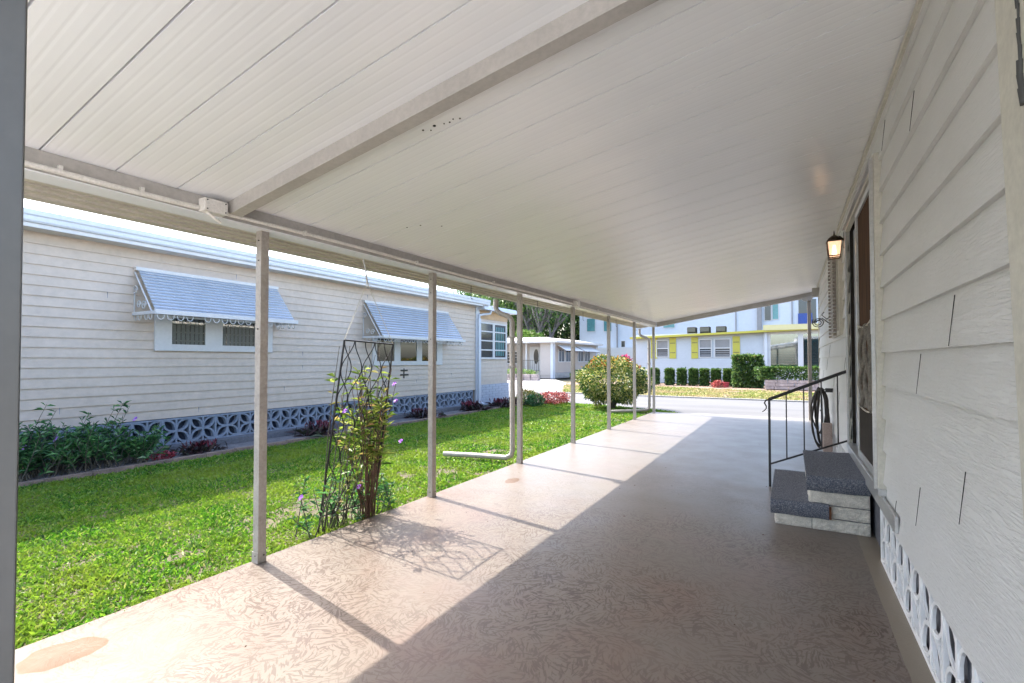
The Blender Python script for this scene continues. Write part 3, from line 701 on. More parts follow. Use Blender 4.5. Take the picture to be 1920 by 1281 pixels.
def nwindow(u0, u1, v0, v1, panes, mat='curtain'):
    w_ = MB(ET); cols = [u0]+[x for p in panes for x in p]+[u1]; zb, zt = v0+.085, v1-.03
    w_.box(u0, u1, v0, zb, 0, .055).box(u0, u1, zt, v1, 0, .055)
    for i in range(0, len(cols), 2): w_.box(cols[i], cols[i+1], zb, zt, 0, .053)
    w = w_.build('window', 'white_metal', nb)
    for a, b_ in panes:
        MB(ET).box(a, b_, zb, zt, .0105, .014).build('pane_backing', 'black_void', w)  # black sheet behind the glass stands for the unlit room
        c = MB(ET); n = int((b_-a)/.07)
        for i in range(n):
            x = a+.02+(b_-a-.03)*i/n; c.hexa([(x, zb+.02, .016), (x+.045, zb+.02, .028), (x+.046, zb+.02, .030), (x+.001, zb+.02, .018)], [(x, zt-.01, .016), (x+.045, zt-.01, .028), (x+.046, zt-.01, .030), (x+.001, zt-.01, .018)])
        c.build('blind', mat, w)
        MB(ET).box(a, b_, zb, zt, .036, .040).build('pane', 'window_glass', w)
        MB(ET).box(a-.0, b_, zb, zb+.02, .041, .05).build('sash', 'white_metal', w)
nwindow(3.69, 5.62, 1.55, 2.10, [(3.92, 4.42), (4.70, 5.28)], 'grey_curtain')
nwindow(8.14, 10.72, 1.28, 1.95, [(8.26, 8.84), (9.05, 9.66), (9.86, 10.48)])
def awning(u0, u1, zt, zb, lp, rot=0):
    """slatted aluminium awning; u0,u1 at the wall top; opens to zb at w=.55"""
    aw = empty('awning', (XN, (u0+u1)/2, zt)); aw.parent = nb; aw.location = Vector((XN, (u0+u1)/2, zt))-WO[nb.name]
    Wd = .60; n = 13; s = MB(ET)
    for i in range(n):
        f = i/n; f2 = (i+.56)/n; H = zt-.02-zb; b0 = .06
        za, zc_ = zt-.02-H*f, zt-.02-H*f2; wa, wc = b0+(Wd-b0)*f, b0+(Wd-b0)*f2+.022
        s.hexa([(u0+.03, zc_, wc), (u1-.03, zc_, wc), (u1-.03, zc_-.004, wc-.002), (u0+.03, zc_-.004, wc-.002)], [(u0+.03, za, wa), (u1-.03, za, wa), (u1-.03, za-.004, wa-.002), (u0+.03, za-.004, wa-.002)])
        s.hexa([(u0+.03, zc_-.016, wc-.004), (u1-.03, zc_-.016, wc-.004), (u1-.03, zc_-.014, wc-.008), (u0+.03, zc_-.014, wc-.008)], [(u0+.03, zc_-.005, wc-.002), (u1-.03, zc_-.005, wc-.002), (u1-.03, zc_-.005, wc-.006), (u0+.03, zc_-.005, wc-.006)])
    s.build('slats', 'awning_slat', aw)
    MB(ET).box(u0, u1, zt-.02, zt+.03, .0105, .07).build('top_bar', 'white_metal', aw)
    MB(ET).box(u0, u1, zb-.035, zb+.03, Wd+.02, Wd+.055).box(u0-.02, u0+.02, zb-.035, zb+.01, .0105, Wd+.019).box(u1-.02, u1+.02, zb-.035, zb+.01, .0105, Wd+.019).build('valance_bar', 'white_metal', aw)
    e = MB(ET)
    for u in (u0, u0+(u1-u0)*.33, u0+(u1-u0)*.67, u1): e.tube([(u, zt-.05, .03), (u, zb-.02, Wd-.03)], .010, 4)
    e.each('arm', 'white_metal', aw)
    lo = MB(ET)
    def loop(u, w_, along=True, r_=.045):
        pts = []
        for j in range(13):
            a = -.25+j/12*(math.pi+.5); d = r_*math.cos(a); zz = zb-.05-r_*1.35*math.sin(a)
            pts.append((u+d, zz, w_) if along else (u, zz, w_+d))
        lo.tube(pts, .006, 5)
    n = int((u1-u0)/.135)
    for i in range(n):
        if lp and i % 7 == 4: continue
        loop(u0+.08+i*(u1-u0-.1)/n, Wd+.035)
    for u in (u0, u1):
        for w_ in (.08, .20, .40, .52): loop(u, w_, False)
    lo.each('fringe_loop', 'white_metal', aw)
    for u in (u0, u1):
        sc = MB(ET)
        sc.tube([(u, zt-.35, .03), (u, zb, .03)], .010, 4)
        for cz_, cw, r0 in ((zt-.32, .0, .075), (zb+.12, .12, .06), (zb+.10, .27, .07)):
            sc.tube([(u, cz_+(r0*(1-j/26))*math.sin(j*.45), .05+cw+(r0*(1-j/26))*math.cos(j*.45)) for j in range(22)], .008, 5)
        sc.build('scroll_bracket', 'white_metal', aw)
awning(3.42, 5.72, 2.76, 2.10, True); awning(7.86, 10.98, 2.74, 1.94, False)
MB(ET).box(9.1, 9.35, 1.13, 1.17, .0105, .02).box(9.08, 9.38, 1.02, 1.06, .0105, .02).box(9.2, 9.23, .95, 1.2, .0105, .022).build('house_sign', 'black_iron', nb)
MB(ET).box(12.40, 12.58, .0, 3.12, -.02, .05).build('corner_trim', 'bluish_white', nb)
MB(ET).box(12.44, 12.56, .08, 2.70, .05, .12).tube([(12.5, 2.70, .085), (12.5, 2.8, .085), (12.7, 2.84, .10), (12.95, 2.88, .2), (13.0, 3.12, .28)], .04, 8).tube([(12.5, .10, .085), (12.6, .05, .2)], .04, 8).build('downspout', 'bluish_white', nb)
# sun room at the far end
E2 = east(XN-.02)
lap(E2, 12.58, 14.38, .62, 2.72, .134, .010).build('siding', 'neighbour_siding', nb)
MB().box(-13, XN-.021, 12.43, 14.38, 0, 2.9).build('wall_core', 'neighbour_siding', nb)
MB(E2).box(12.58, 14.38, 2.72, 3.0, 0, .02).build('frieze', 'orange_soffit', nb)
MB().hexa([(-13, 12.5, 2.98), (-8.15, 12.5, 2.98), (-8.15, 14.55, 2.98), (-13, 14.55, 2.98)], [(-13, 12.5, 3.2), (-8.2, 12.5, 3.12), (-8.2, 14.55, 3.12), (-13, 14.55, 3.2)]).build('roof', 'bluish_white', nb)
bk = MB(E2); z = 0
for r_ in range(8):
    u = 12.58-(.2 if r_ % 2 else 0)
    while u < 14.42:
        a, b_ = max(u, 12.585), min(u+.39, 14.42)
        if b_-a > .02: bk.box(a, b_-.012, z, z+.072, 0, .06)
        u += .39
    z += .079
bk.build('brick_base', 'brick_white', nb); MB(E2).box(12.58, 14.41, 0, .63, -.02, .052).build('mortar', 'neighbour_skirt', nb)
jw = MB(E2); u0, u1, v0, v1 = 12.60, 14.27, 1.44, 2.62
jw.box(u0, u1, v0, v0+.06, 0, .06).box(u0, u1, v1-.05, v1, 0, .06).box(u0, u0+.07, v0, v1, 0, .058).box(u1-.07, u1, v0, v1, 0, .058).box(13.38, 13.50, v0, v1, 0, .058)
for i in (1, 2, 3): jw.box(u0, u1, v0+(v1-v0)*i/4-.02, v0+(v1-v0)*i/4+.02, .0, .055)
jw = jw.build('jalousie_window', 'white_metal', nb); MB(E2).box(u0+.01, u1-.01, v0+.01, v1-.01, .010, .03).build('pane', 'dark_glass', jw)
s = MB(E2)
for i in range(5): s.box(13.6+i*.11, 13.66+i*.11, 1.55, 2.5, .0305, .033)
s.build('curtain', 'teal_glass', jw)

# bed border and things in the bed
mb = MB(); pts = [(-7.58, y_+0.0, 0) for y_ in np.arange(-.5, 13.4, .45)]+[(-7.45, 13.8, 0), (-7.2, 14.15, 0), (-6.95, 14.35, 0)]
for a, b_ in zip(pts[:-1], pts[1:]):
    A, B = Vector(a), Vector(b_); d = (B-A).normalized(); nrm = Vector((-d.y, d.x, 0))*.045; j = random.uniform(-.008, .008)
    A = A+d*.006; mb.hexa([tuple(A-nrm+Vector((j, 0, -.05))), tuple(B-nrm+Vector((j, 0, -.05))), tuple(B+nrm+Vector((j, 0, -.05))), tuple(A+nrm+Vector((j, 0, -.05)))],
                     [tuple(A-nrm+Vector((j, 0, .018+j))), tuple(B-nrm+Vector((j, 0, .014))), tuple(B+nrm+Vector((j, 0, .014))), tuple(A+nrm+Vector((j, 0, .018+j)))])
tag(mb.build('bed_edging', 'bed_stone', None), 'low stone edging between the lawn and the neighbour flower bed', 'edging')

# ------------------------------------------------------------------ plants
def bush(name, c, r, n, L, Wd, mat, label, cat='bush', group=None, extra=(), stem='stem_grey', shell=.5, lump=.3, up=.3, boxy=0, nst=9, sr=.012, base=None):
    o = empty(name, (c[0], c[1], 0 if base is None else base), label, cat, group)
    P, d = clump_points(n, c, r, seed=c[0]+c[1], shell=shell, lump=lump)
    if boxy:
        q = rng.uniform(-1, 1, (n, 3)); ax = rng.integers(0, 3, n); face = rng.random(n) < .75
        for k in range(3):
            m_ = (ax == k) & face; q[m_, k] = np.sign(q[m_, k]) if k < 2 else 1
        q += rng.normal(size=(n, 3))*.05; nz = np.array([mnoise.noise(Vector(x*2.5)+Vector((c[0], c[1], 0))) for x in q])
        P = np.array(c)+q*np.array(r)*(1+.13*nz)[:, None]; d = q
    D = d*.7+rng.normal(size=(n, 3))*.6+np.array([0, 0, up])
    V, F = leaves(P, D, L*rng.uniform(.6, 1.3, n), Wd*rng.uniform(.7, 1.2, n)); np_mesh('foliage', V, F, mat, o)
    for (n2, z0, mt, sc_) in extra:
        P2, d2 = clump_points(n2*4, c, (r[0]*1.03, r[1]*1.03, r[2]*1.03), seed=c[0]+c[1], shell=.9, lump=lump)
        k = P2[:, 2] > c[2]+r[2]*z0; P2 = P2[k][:n2]; d2 = d2[k][:n2]
        if boxy:
            nn2 = n2; q = rng.uniform(-1, 1, (nn2, 3)); q[:, 2] = 1.0; P2 = np.array(c)+q*np.array(r)*1.01; d2 = q
        V, F = leaves(P2, d2*.6+rng.normal(size=P2.shape)*.6+np.array([0, 0, .4]), L*sc_, Wd*sc_); np_mesh('new_growth', V, F, mt, o)
    s = MB(); zb = 0 if base is None else base
    for i in range(nst):
        a = i/nst*6.28; tx, ty = c[0]+r[0]*.7*math.cos(a)*random.uniform(.3, 1), c[1]+r[1]*.7*math.sin(a)*random.uniform(.3, 1)
        s.tube([(c[0]+.05*math.cos(a), c[1]+.05*math.sin(a), zb-.02), ((c[0]*.5+tx*.5)+.02, (c[1]*.5+ty*.5), zb+(c[2]-zb)*.6), (tx, ty, c[2]+r[2]*random.uniform(0, .5))], sr, 5, sr*.4)
    s.build('stem', stem, o); return o
# big variegated globe
bush('globe_shrub', (-4.62, 14.05, .80), (1.02, .92, .67), 8500, .085, .05, 'variegated', 'large round variegated green and cream shrub behind the carport posts at the road', 'shrub',
     extra=((420, .55, 'amber_leaf', 1.0), (2600, -1, 'dark_leaf', 1.0)), shell=.55, lump=.22, nst=16, sr=.022)
# small ones at the bed end
bush('flower_shrub', (-7.35, 13.75, .22), (.30, .32, .24), 1500, .06, .03, 'variegated', 'small yellow green shrub at the far end of the neighbour bed', 'shrub', extra=((200, .2, 'amber_leaf', 1),))
bush('green_shrub', (-6.95, 13.55, .16), (.28, .28, .19), 1300, .06, .03, 'cool_leaf', 'small dark green shrub beside the sun room corner by the red foliage', 'shrub')
bush('red_foliage_shrub', (-6.80, 14.55, .17), (.55, .42, .19), 2400, .06, .03, 'red_mix', 'low pink and red foliage mound at the road end of the bed', 'shrub')
bush('purple_shrub', (-5.0, 17.3, 1.15) if False else (-9.15, 30.2, 1.45), (.36, .35, .26), 420, .14, .08, 'violet_red', 'magenta bougainvillea showing above the big round shrub', 'shrub', sr=.03)
# leafy purple-flowered bed bush
def stemmy(o, stems, leafmat, stemmat, L, Wd, npl, fl=0, fmat='purple', spread=.5, lo=.25):
    s = MB(); P = []; D = []; tips = []
    for base_, tip, bend in stems:
        A, B = Vector(base_), Vector(tip); pts = []
        for i in range(7):
            q = i/6; p = A.lerp(B, q)+Vector(bend)*math.sin(q*math.pi); pts.append(p)
        s.tube(pts, .0055, 5, .0025); tips.append(pts[-1])
        for i in range(npl):
            q = random.uniform(lo, 1.0); k = min(5, int(q*6)); p = pts[k].lerp(pts[k+1], q*6-k)
            for _ in range(2):
                P.append(p); a = random.uniform(0, 6.28); D.append((math.cos(a)*spread, math.sin(a)*spread, random.uniform(.1, 1)))
    s.build('stem', stemmat, o)
    P, D = np.array(P), np.array(D); V, F = leaves(P, D, L*rng.uniform(.6, 1.2, len(P)), Wd*rng.uniform(.7, 1.2, len(P)), .1, .3); np_mesh('foliage', V, F, leafmat, o)
    return tips
bb = empty('leafy_bush', (-7.9, 2.7, 0), 'sprawling green bush with narrow leaves and few purple flowers before the pierced skirt', 'bush')
st = []
for i in range(210):
    y = random.uniform(1.65, 3.45); x = random.uniform(-8.2, -7.62); h_ = random.uniform(.28, .62)*(1 if y < 3 else .75)
    st.append(((x, y, -.01), (x+random.uniform(-.22, .22), y+random.uniform(-.3, .3), h_), (random.uniform(-.05, .05), random.uniform(-.05, .05), 0)))
for y, h_ in ((2.33, .86), (2.42, .78), (2.75, .70), (3.02, .75), (3.12, .82), (3.2, .78)):
    st.append(((-7.95, y-.2, 0), (-7.95, y, h_), (0, -.05, 0)))
stemmy(bb, st, 'cool_leaf', 'stem_grey', .12, .02, 12)
def flower(parent, p, r_=.03):
    P = np.array([p]*7); a = np.arange(7)/7*6.28; D = np.column_stack([np.cos(a), np.sin(a)*.6, np.sin(a)*.8+.2])
    V, F = leaves(P, D, r_, r_*.9, .1, .05); return np_mesh('flower', V, F, 'purple', parent)
for p in ((-7.75, 1.95, .55), (-7.7, 2.35, .45), (-7.8, 3.2, .60), (-7.65, 2.05, .40)): flower(bb, p, .04)
# dark red bromeliads
br = empty('bromeliad', (-7.85, 4.02, 0))
n = 90; a = rng.uniform(0, 6.28, n); el = rng.uniform(.15, 1.3, n); P = np.column_stack([rng.normal(0, .10, n)-7.85, rng.normal(0, .15, n)+4.02, np.zeros(n)])
D = np.column_stack([np.cos(a)*np.cos(el), np.sin(a)*np.cos(el), np.sin(el)]); V, F = leaves(P, D, .24*rng.uniform(.6, 1.1, n), .045, .2, .25); np_mesh('foliage', V, F, 'brom_leaf', br)
n = 40; a = rng.uniform(0, 6.28, n); P = np.column_stack([rng.normal(0, .08, n)-7.83, rng.normal(0, .12, n)+4.06, np.zeros(n)+.08]); D = np.column_stack([np.cos(a)*.5, np.sin(a)*.5, np.ones(n)])
V, F = leaves(P, D, .14, .03, .2, .1); np_mesh('red_leaves', V, F, 'maroon', br)
bl = [('dark red bromeliad in the bed just right of the sprawling bush', (-7.85, 4.02), 1.0, 0), ('blackish bromeliad clump in the bed behind the trellis left leg', (-7.85, 6.15), 1.35, 1.0),
      ('bromeliad in the bed seen between the trellis stems', (-7.85, 7.55), 1.1, 2.0), ('dark bromeliad in the bed just left of the second post', (-7.85, 9.35), 1.25, 2.7),
      ('dark bromeliad in the bed beside the white corner downspout', (-7.8, 11.4), 1.5, 3.6), ('maroon bromeliad in front of the white brick base of the sun room', (-7.75, 12.75), 1.35, 4.2),
      ('reddish bromeliad at the far corner of the sun room', (-7.8, 13.55), 1.3, 5.0)]
for i, (lb, (x, y), sc_, rz) in enumerate(bl):
    o = br if i == 0 else copy_tree(br)
    if i:
        o.location = (x, y, 0); o.scale = (sc_,)*3; o.rotation_euler.z = rz
    tag(o, lb, 'bromeliad', 'bromeliads in the bed along the neighbour house')
bush('red_groundcover', (-7.75, 3.5, .04), (.12, .15, .05), 160, .05, .03, 'red_leaf', 'small red leafed plant on the bed edge under the sprawling bush', 'plant', nst=3, sr=.004)

# ------------------------------------------------------------------ trellis
tr = empty('trellis', (-3.36, 3.0, 0), 'leaning black wire trellis with wavy lattice at the edge of the slab', 'trellis')
BL, BR, TL, TR = Vector((-3.40, 2.70, -.02)), Vector((-3.36, 3.27, -.02)), Vector((-3.22, 2.80, 1.57)), Vector((-3.22, 3.37, 1.55))
def S(u, v): return BL.lerp(BR, u).lerp(TL.lerp(TR, u), v)
MB().tube([BL, TL], .008, 6).tube([BR, TR], .008, 6).tube([TL, TR], .007, 6).tube([S(0, .08), S(1, .08)], .006, 6).build('frame', 'black_iron', tr)
s = MB()
for k in range(5):
    u0 = .1+.2*k
    for sg_ in (1, -1):
        pts = [S(min(.99, max(.01, u0+sg_*.095*math.cos(v*math.pi*6.0+k*math.pi))), .08+.92*v) for v in np.linspace(0, 1, 46)]
        if (k+(sg_ > 0)) % 2 == 0 or sg_ > 0: s.tube(pts, .0048, 5)
s.build('lattice', 'black_iron', tr)
# cord and spring
ck = empty('hanging_cord', (-3.30, 3.12, 2.3), 'thin cord and spring tying the trellis top to the carport beam', 'cord')
MB().tube([(-3.31, 3.08, 2.315), (-3.30, 3.10, 2.22), (-3.30, 3.12, 2.10)], .008, 6).build('spring', 'aluminium', ck)
MB().tube([(-3.30, 3.12, 2.10), TL], .003, 4).build('string', 'rope', ck); MB().tube([(-3.30, 3.12, 2.10), TR], .003, 4).build('string', 'rope', ck)
MB().tube([(-3.30, 3.12, 2.12), (-3.295, 3.13, 2.08), (-3.30, 3.12, 2.06)], .007, 6).build('clasp', 'aluminium', ck)
vp = empty('flowering_plant', (-3.32, 3.15, 0), 'leggy reddish stemmed plant with lilac flowers climbing the wire trellis', 'plant')
st = []
for i in range(34):
    x, y = -3.34+random.uniform(-.05, .04), 3.18+random.uniform(-.06, .07); h_ = random.uniform(.8, 1.36)
    st.append(((x, y, -.02), (x+random.uniform(-.10, .16), y+random.uniform(-.32, .26), h_), (random.uniform(-.03, .03), random.uniform(-.04, .04), 0)))
stemmy(vp, st, 'vine_leaf', 'stem_brown', .12, .014, 8, spread=.8, lo=.5)
vn = empty('vine', (-3.36, 2.78, 0), 'thin green vine tangled on the left leg of the trellis', 'vine')
st = []
for i in range(13):
    y = 2.76+random.uniform(-.04, .28); st.append(((-3.38, y, -.02), (-3.27+random.uniform(-.06, .04), y+random.uniform(0, .22), random.uniform(.4, 1.58)), (random.uniform(-.03, .03), random.uniform(-.08, .08), 0)))
stemmy(vn, st, 'vine_leaf', 'stem_grey', .085, .035, 4, spread=.9)
lowp = empty('low_plant', (-3.4, 3.0, 0), 'low tangle of dark green leaves around the trellis foot at the slab edge', 'plant')
st = []
for i in range(30):
    y = random.uniform(2.55, 3.55); x = random.uniform(-3.52, -3.30); st.append(((x, y, -.03), (x+random.uniform(-.1, .12), y+random.uniform(-.15, .15), random.uniform(.10, .5)), (0, 0, 0)))
stemmy(lowp, st, 'cool_leaf', 'stem_grey', .09, .018, 7, spread=.9)
for p in ((-3.25, 3.42, 1.18), (-3.24, 3.43, 1.02), (-3.24, 3.50, .63), (-3.30, 2.88, .97), (-3.28, 3.02, .30), (-3.42, 2.55, .30)): flower(vp, p, .028)

# ------------------------------------------------------------------ across the road: yellow trimmed house
YH = 31.3; ST = south(YH)
yh = empty('yellow_trim_house', (-3.5, 33, 0), 'white house across the road with yellow shutters and yellow roof edge', 'house')
lap(ST, -8.7, -1.35, .2, 3.05, .15, .022).build('siding', 'white_siding', yh)
MB().box(-8.7, 6, YH+.001, 38, 0, 2.95).build('wall_core', 'white_siding', yh)
MB().hexa([(-9.0, 30.85, 2.78), (6.2, 30.85, 3.22), (6.2, 38, 3.22), (-9.0, 38, 2.78)], [(-9.0, 30.85, 2.90), (6.2, 30.85, 3.34), (6.2, 38, 3.5), (-9.0, 38, 3.1)]).build('roof', 'yellow_trim', yh)
MB().box(-1.35, 6.2, 30.80, 30.845, 3.10, 3.40).build('fascia', 'cream_yellow', yh)
def ywin(u0, u1, v0, v1, muntins=1):
    w = framed(ST, 'window', yh, u0, u1, v0, v1, .05, 'white_metal', .06)
    MB(ST).box(u0+.05, u1-.05, v0+.05, v1-.05, .012, .02).build('pane', 'dark_glass', w)
    MB(ST).box(u0+.05, u1-.05, (v0+v1)/2-.03, (v0+v1)/2+.03, .021, .05).build('sash', 'white_metal', w)
    MB(ST).box(u0+.05, u1-.05, (v0+v1)/2+.03, v1-.05, .021, .024).build('shade', 'grey_wall', w)
    s = MB(ST)
    for i in range(3): s.box(u0+.08, u1-.08, v0+.14+i*.12, v0+.18+i*.12, .021, .025)
    s.build('slat', 'grey_wall', w)
ywin(-7.42, -6.65, 1.60, 2.70); ywin(-4.86, -4.12, 1.58, 2.70); ywin(-3.98, -3.08, 1.58, 2.70)
for u in (-7.75, -6.60, -5.30, -2.98):
    s = MB(ST).box(u, u+.40, 1.52, 2.82, .012, .05); s = s.build('shutter', 'yellow_trim', yh)
    MB(ST).box(u+.04, u+.36, 1.86, 1.90, .051, .055).box(u+.04, u+.36, 2.46, 2.50, .051, .055).each('batten', 'stem_grey', s)
# florida room
MB(ST).box(-1.35, 6, .3, 1.0, 0.002, .10).box(-1.35, 6, 2.88, 3.1, 0.002, .10).box(-1.35, -1.0, 1.0, 2.88, 0.002, .10).build('porch_wall', 'white_metal', yh)
for a, b_ in ((-1.0, .34), (.60, 2.2), (2.45, 4.0)):
    MB(ST).box(a, b_, 1.0, 2.88, -.2, .0015).build('pane_backing', 'teal_glass', yh); MB(ST).box(a, b_, 1.0, 2.88, .05, .056).build('pane', 'clear_glass', yh)
    s = MB(ST)
    for i in range(9): s.box(a+.05, b_-.05, 1.06+i*.09, 1.072+i*.09, .03, .035)
    s.build('blind', 'white_metal', yh)
for a, b_ in ((.34, .60), (2.2, 2.45)): MB(ST).box(a, b_, 1.0, 2.88, .002, .10).build('mullion', 'white_metal', yh)
MB(ST).box(-1.30, -1.16, .3, 3.0, .101, .20).build('downspout', 'bluish_white', yh)
# hedges
hx = [(-6.95, 29.5), (-6.1, 29.3), (-5.42, 29.1), (-4.78, 28.95), (-4.2, 28.8), (-3.6, 28.65), (-2.98+.0, 28.5)]
names = ['left end of the hedge row', 'hedge row, second from its left end', 'hedge row, left of its middle', 'hedge row, at its middle', 'hedge row, right of its middle', 'hedge row, next to last on the right', 'right end of the hedge row before the tall shrub']
for (x, y), nm in zip(hx, names):
    y = 28.9; bush('clipped_shrub', (x, y, .46), (.165, .22, .39), 1700, .13, .08, 'hedge_leaf', 'clipped box shrub at the '+nm, 'hedge', 'clipped shrubs in a row before the white house', extra=((260, .2, 'hedge_tip', 1),), boxy=1, nst=4, sr=.02)
bush('tall_shrub', (-1.98, 28.4, .80), (.60, .5, .76), 7000, .15, .09, 'hedge_leaf', 'tall squared shrub with browned top between the hedge row and the stone planter', 'shrub', extra=((330, .3, 'tan_leaf', 1),(900, -1, 'hedge_tip', 1.0)), boxy=1, nst=5, sr=.03)
bush('planter_hedge', (1.9, 27.1, .78), (3.0, .30, .25), 9000, .12, .08, 'hedge_leaf', 'long low hedge growing along the top of the stone planter', 'hedge', extra=((700, .2, 'hedge_tip', 1),), boxy=1, nst=8, sr=.015, base=.42)
pl = MB(); z = 0
for r_ in range(3):
    x = -1.12
    while x < 5:
        w_ = random.uniform(.35, .85); pl.box(x, min(x+w_, 5)-.02, 26.75+random.uniform(-.02, .02), 27.4, z, z+.145); x += w_
    z += .155
tag(pl.build('stone_planter', 'planter_stone', None, bevel=.012), 'low pinkish stone planter wall under the long hedge', 'planter')
bush('red_bromeliad', (-3.35, 27.6, .14), (.28, .22, .16), 260, .16, .05, 'red_mix', 'red bromeliad on the ground left of the tall squared shrub', 'plant', nst=3, sr=.01)
ur = MB(); 
ur.tube([(-2.93, 27.5, .0), (-2.93, 27.5, .10), (-2.93, 27.5, .22), (-2.93, 27.5, .26)], .10, 10, .16); tag(ur.build('clay_pot', 'red_leaf', None), 'reddish clay pot beside the red bromeliad', 'pot')
# roof units seen above the yellow edge
for x0, x1, lb in ((-6.33, -5.72, 'leftmost dark roof unit showing above the yellow roof edge'), (-5.48, -4.82, 'middle dark roof unit above the yellow roof edge'), (-4.44, -3.80, 'rightmost dark roof unit above the yellow roof edge')):
    o = empty('roof_unit', ((x0+x1)/2, 36, 3.12), lb, 'roof unit', 'dark roof units behind the yellow roof edge')
    MB().box(x0, x1, 35.7, 36.3, 3.12, 3.74).build('casing', 'black_void', o, bevel=.05); MB().box(x0+.05, x1-.05, 35.67, 35.699, 3.40, 3.68).build('grille', 'dark_glass', o)

# ------------------------------------------------------------------ apartment block far behind
YA = 60; AT = south(YA)
ap = empty('apartment_block', (-5, 66, 0), 'tall bluish white apartment block behind the houses', 'building')
MB().box(-24.2, 22, YA, 78, 0, 12.5).box(-24.4, 22.2, YA-.3, 78.2, 12.5, 13.1).build('wall', 'white_wall', ap)
MB(AT).box(-24.0, -8, 0, 3.0, .001, 1.2).build('lower_wall', 'white_metal', ap)
for k, (a, b_, c, d, mt) in enumerate(((-23.2, -22.0, 5.15, 6.9, 'teal_glass'), (-20.9, -19.9+.1, 5.1, 6.8, 'teal_glass'), (-18.6, -18.05, 2.95+.1, 3.9, 'dark_glass'), (-13.4, -12.0, 5.3, 6.6, 'teal_glass'), (-2.5, -1.8, 5.75, 7.6, 'dark_glass'), (-1.75, -1.1, 5.85, 7.6, 'teal_glass'))):
    w = framed(AT, 'window', ap, a, b_, c, d, .05, 'white_metal', .06); MB(AT).box(a+.05, b_-.05, c+.05, d-.05, .001, .03).build('pane', mt, w)
bal = MB(AT).box(.75, 2.35, 5.0, 7.9, .001, .03).build('balcony', 'dark_glass', ap); MB(AT).box(.70, 2.0, 5.0, 6.4, .05, .12).build('balcony_panel', 'blue_panel', bal)
MB(AT).box(-3.2, -2.75, 3, 9, .001, .4).build('pilaster', 'grey_wall', ap)
MB(AT).box(-19.15, -19.0, 2.8, 10, .001, .15).box(-5.4, -5.3, 3, 10, .001, .1).box(.1, .2, 3, 10, .001, .1).each('downpipe', 'grey_wall', ap)

# ------------------------------------------------------------------ house across the road at the left
fh = empty('far_house', (-19, 38, 0), 'low pale pink house with white roof edge beyond the road on the left', 'house')
F_S, F_E = south(34), east(-15.9)
MB().box(-30, -15.92, 36.0, 44, 0, 2.8).box(-17.0, -15.92, 34.02, 36, 0, 2.8).build('wall_core', 'pink_siding', fh)
lap(F_S, -17.0, -15.9, .25, 2.8, .14, .012).build('siding', 'pink_siding', fh)
lap(F_E, 34, 43.6, .45, 2.8, .14, .012).build('siding', 'pink_siding', fh)
F_B = south(35.98); lap(F_B, -30, -17.0, .25, 2.8, .14, .012).build('siding', 'pink_siding', fh)
MB().hexa([(-30, 33.5, 2.78), (-15.4, 33.5, 2.78), (-15.4, 44, 2.78), (-30, 44, 2.78)], [(-30, 33.5, 2.95), (-15.4, 33.5, 2.95), (-15.4, 44, 2.95), (-30, 44, 2.95)]).hexa([(-30, 33.9, 2.951), (-15.8, 33.9, 2.951), (-15.8, 44, 2.951), (-30, 44, 2.951)], [(-30, 35, 3.3), (-17.5, 35.5, 3.3), (-17.5, 43, 3.3), (-30, 43, 3.3)]).build('roof', 'roof_white', fh)
MB(F_E).box(34.0, 34.25, 0, 2.8, .012, .06).box(43.4, 43.6, 0, 2.8, .012, .06).each('corner_trim', 'bluish_white', fh)
MB(F_S).box(-16.1, -15.88, 0, 2.8, .013, .06).each('corner_trim', 'bluish_white', fh)
MB(F_E).box(34.3, 43.4, 0, .45, 0, .02).build('skirt', 'grey_wall', fh)
s = MB(F_E)
for i in range(36):
    u = 34.35+i*.25; s.tube([(u, .42, .04), (u+.125, .08, .04), (u+.25, .42, .04)], .022, 4)
s.build('skirt_lattice', 'white_metal', fh)
for a, b_ in ((34.9, 36.1), (36.25, 37.6), (38.9, 40.2), (40.4, 41.8)):
    w = framed(F_E, 'window', fh, a, b_, 1.25, 2.32, .07, 'white_metal', .07); MB(F_E).box(a+.07, b_-.07, 1.32, 2.25, .013, .03).build('pane', 'dark_glass', w)
    MB(F_E).box((a+b_)/2-.02, (a+b_)/2+.02, 1.32, 2.25, .031, .05).build('mullion', 'white_metal', w)
for a, b_ in ((34.6, 37.9), (38.5, 42.1)):
    w = MB(F_E).hexa([(a, 2.62, .02), (b_, 2.62, .02), (b_+.2, 2.16, .9), (a-.1, 2.16, .9)], [(a, 2.65, .02), (b_, 2.65, .02), (b_+.2, 2.19, .9), (a-.1, 2.19, .9)]).build('awning', 'awning_white', fh)
    MB(F_E).tube([(a, 2.1, .02), (a-.05, 2.15, .85)], .02, 4).tube([(b_, 2.1, .02), (b_+.1, 2.15, .85)], .02, 4).each('arm', 'grey_wall', w)
# porch front
dr = MB(F_B).box(-18.95, -17.9, .5, 2.55, .012, .06).build('front_door', 'white_metal', fh)
mb = MB(F_B); pts = [(-18.35+.22*math.cos(a), 1.72+.62*math.sin(a)) for a in np.linspace(0, 2*math.pi, 21)[:-1]]
mb.add([(x, z, .061) for x, z in pts]+[(x, z, .085) for x, z in pts], [tuple(range(20)), tuple(range(20, 40))]+[(i, (i+1) % 20, 20+(i+1) % 20, 20+i) for i in range(20)]); mb.build('oval_glass', 'dark_glass', dr)
w = framed(F_B, 'window', fh, -21.2, -19.9, 1.1, 2.2, .07, 'white_metal', .07); MB(F_B).box(-21.13, -19.97, 1.17, 2.13, .013, .03).build('pane', 'dark_glass', w)
s = MB(F_B)
for i in range(3): s.box(-21.13, -19.97, 1.4+i*.25, 1.43+i*.25, .031, .05)
s.build('sash', 'white_metal', w)
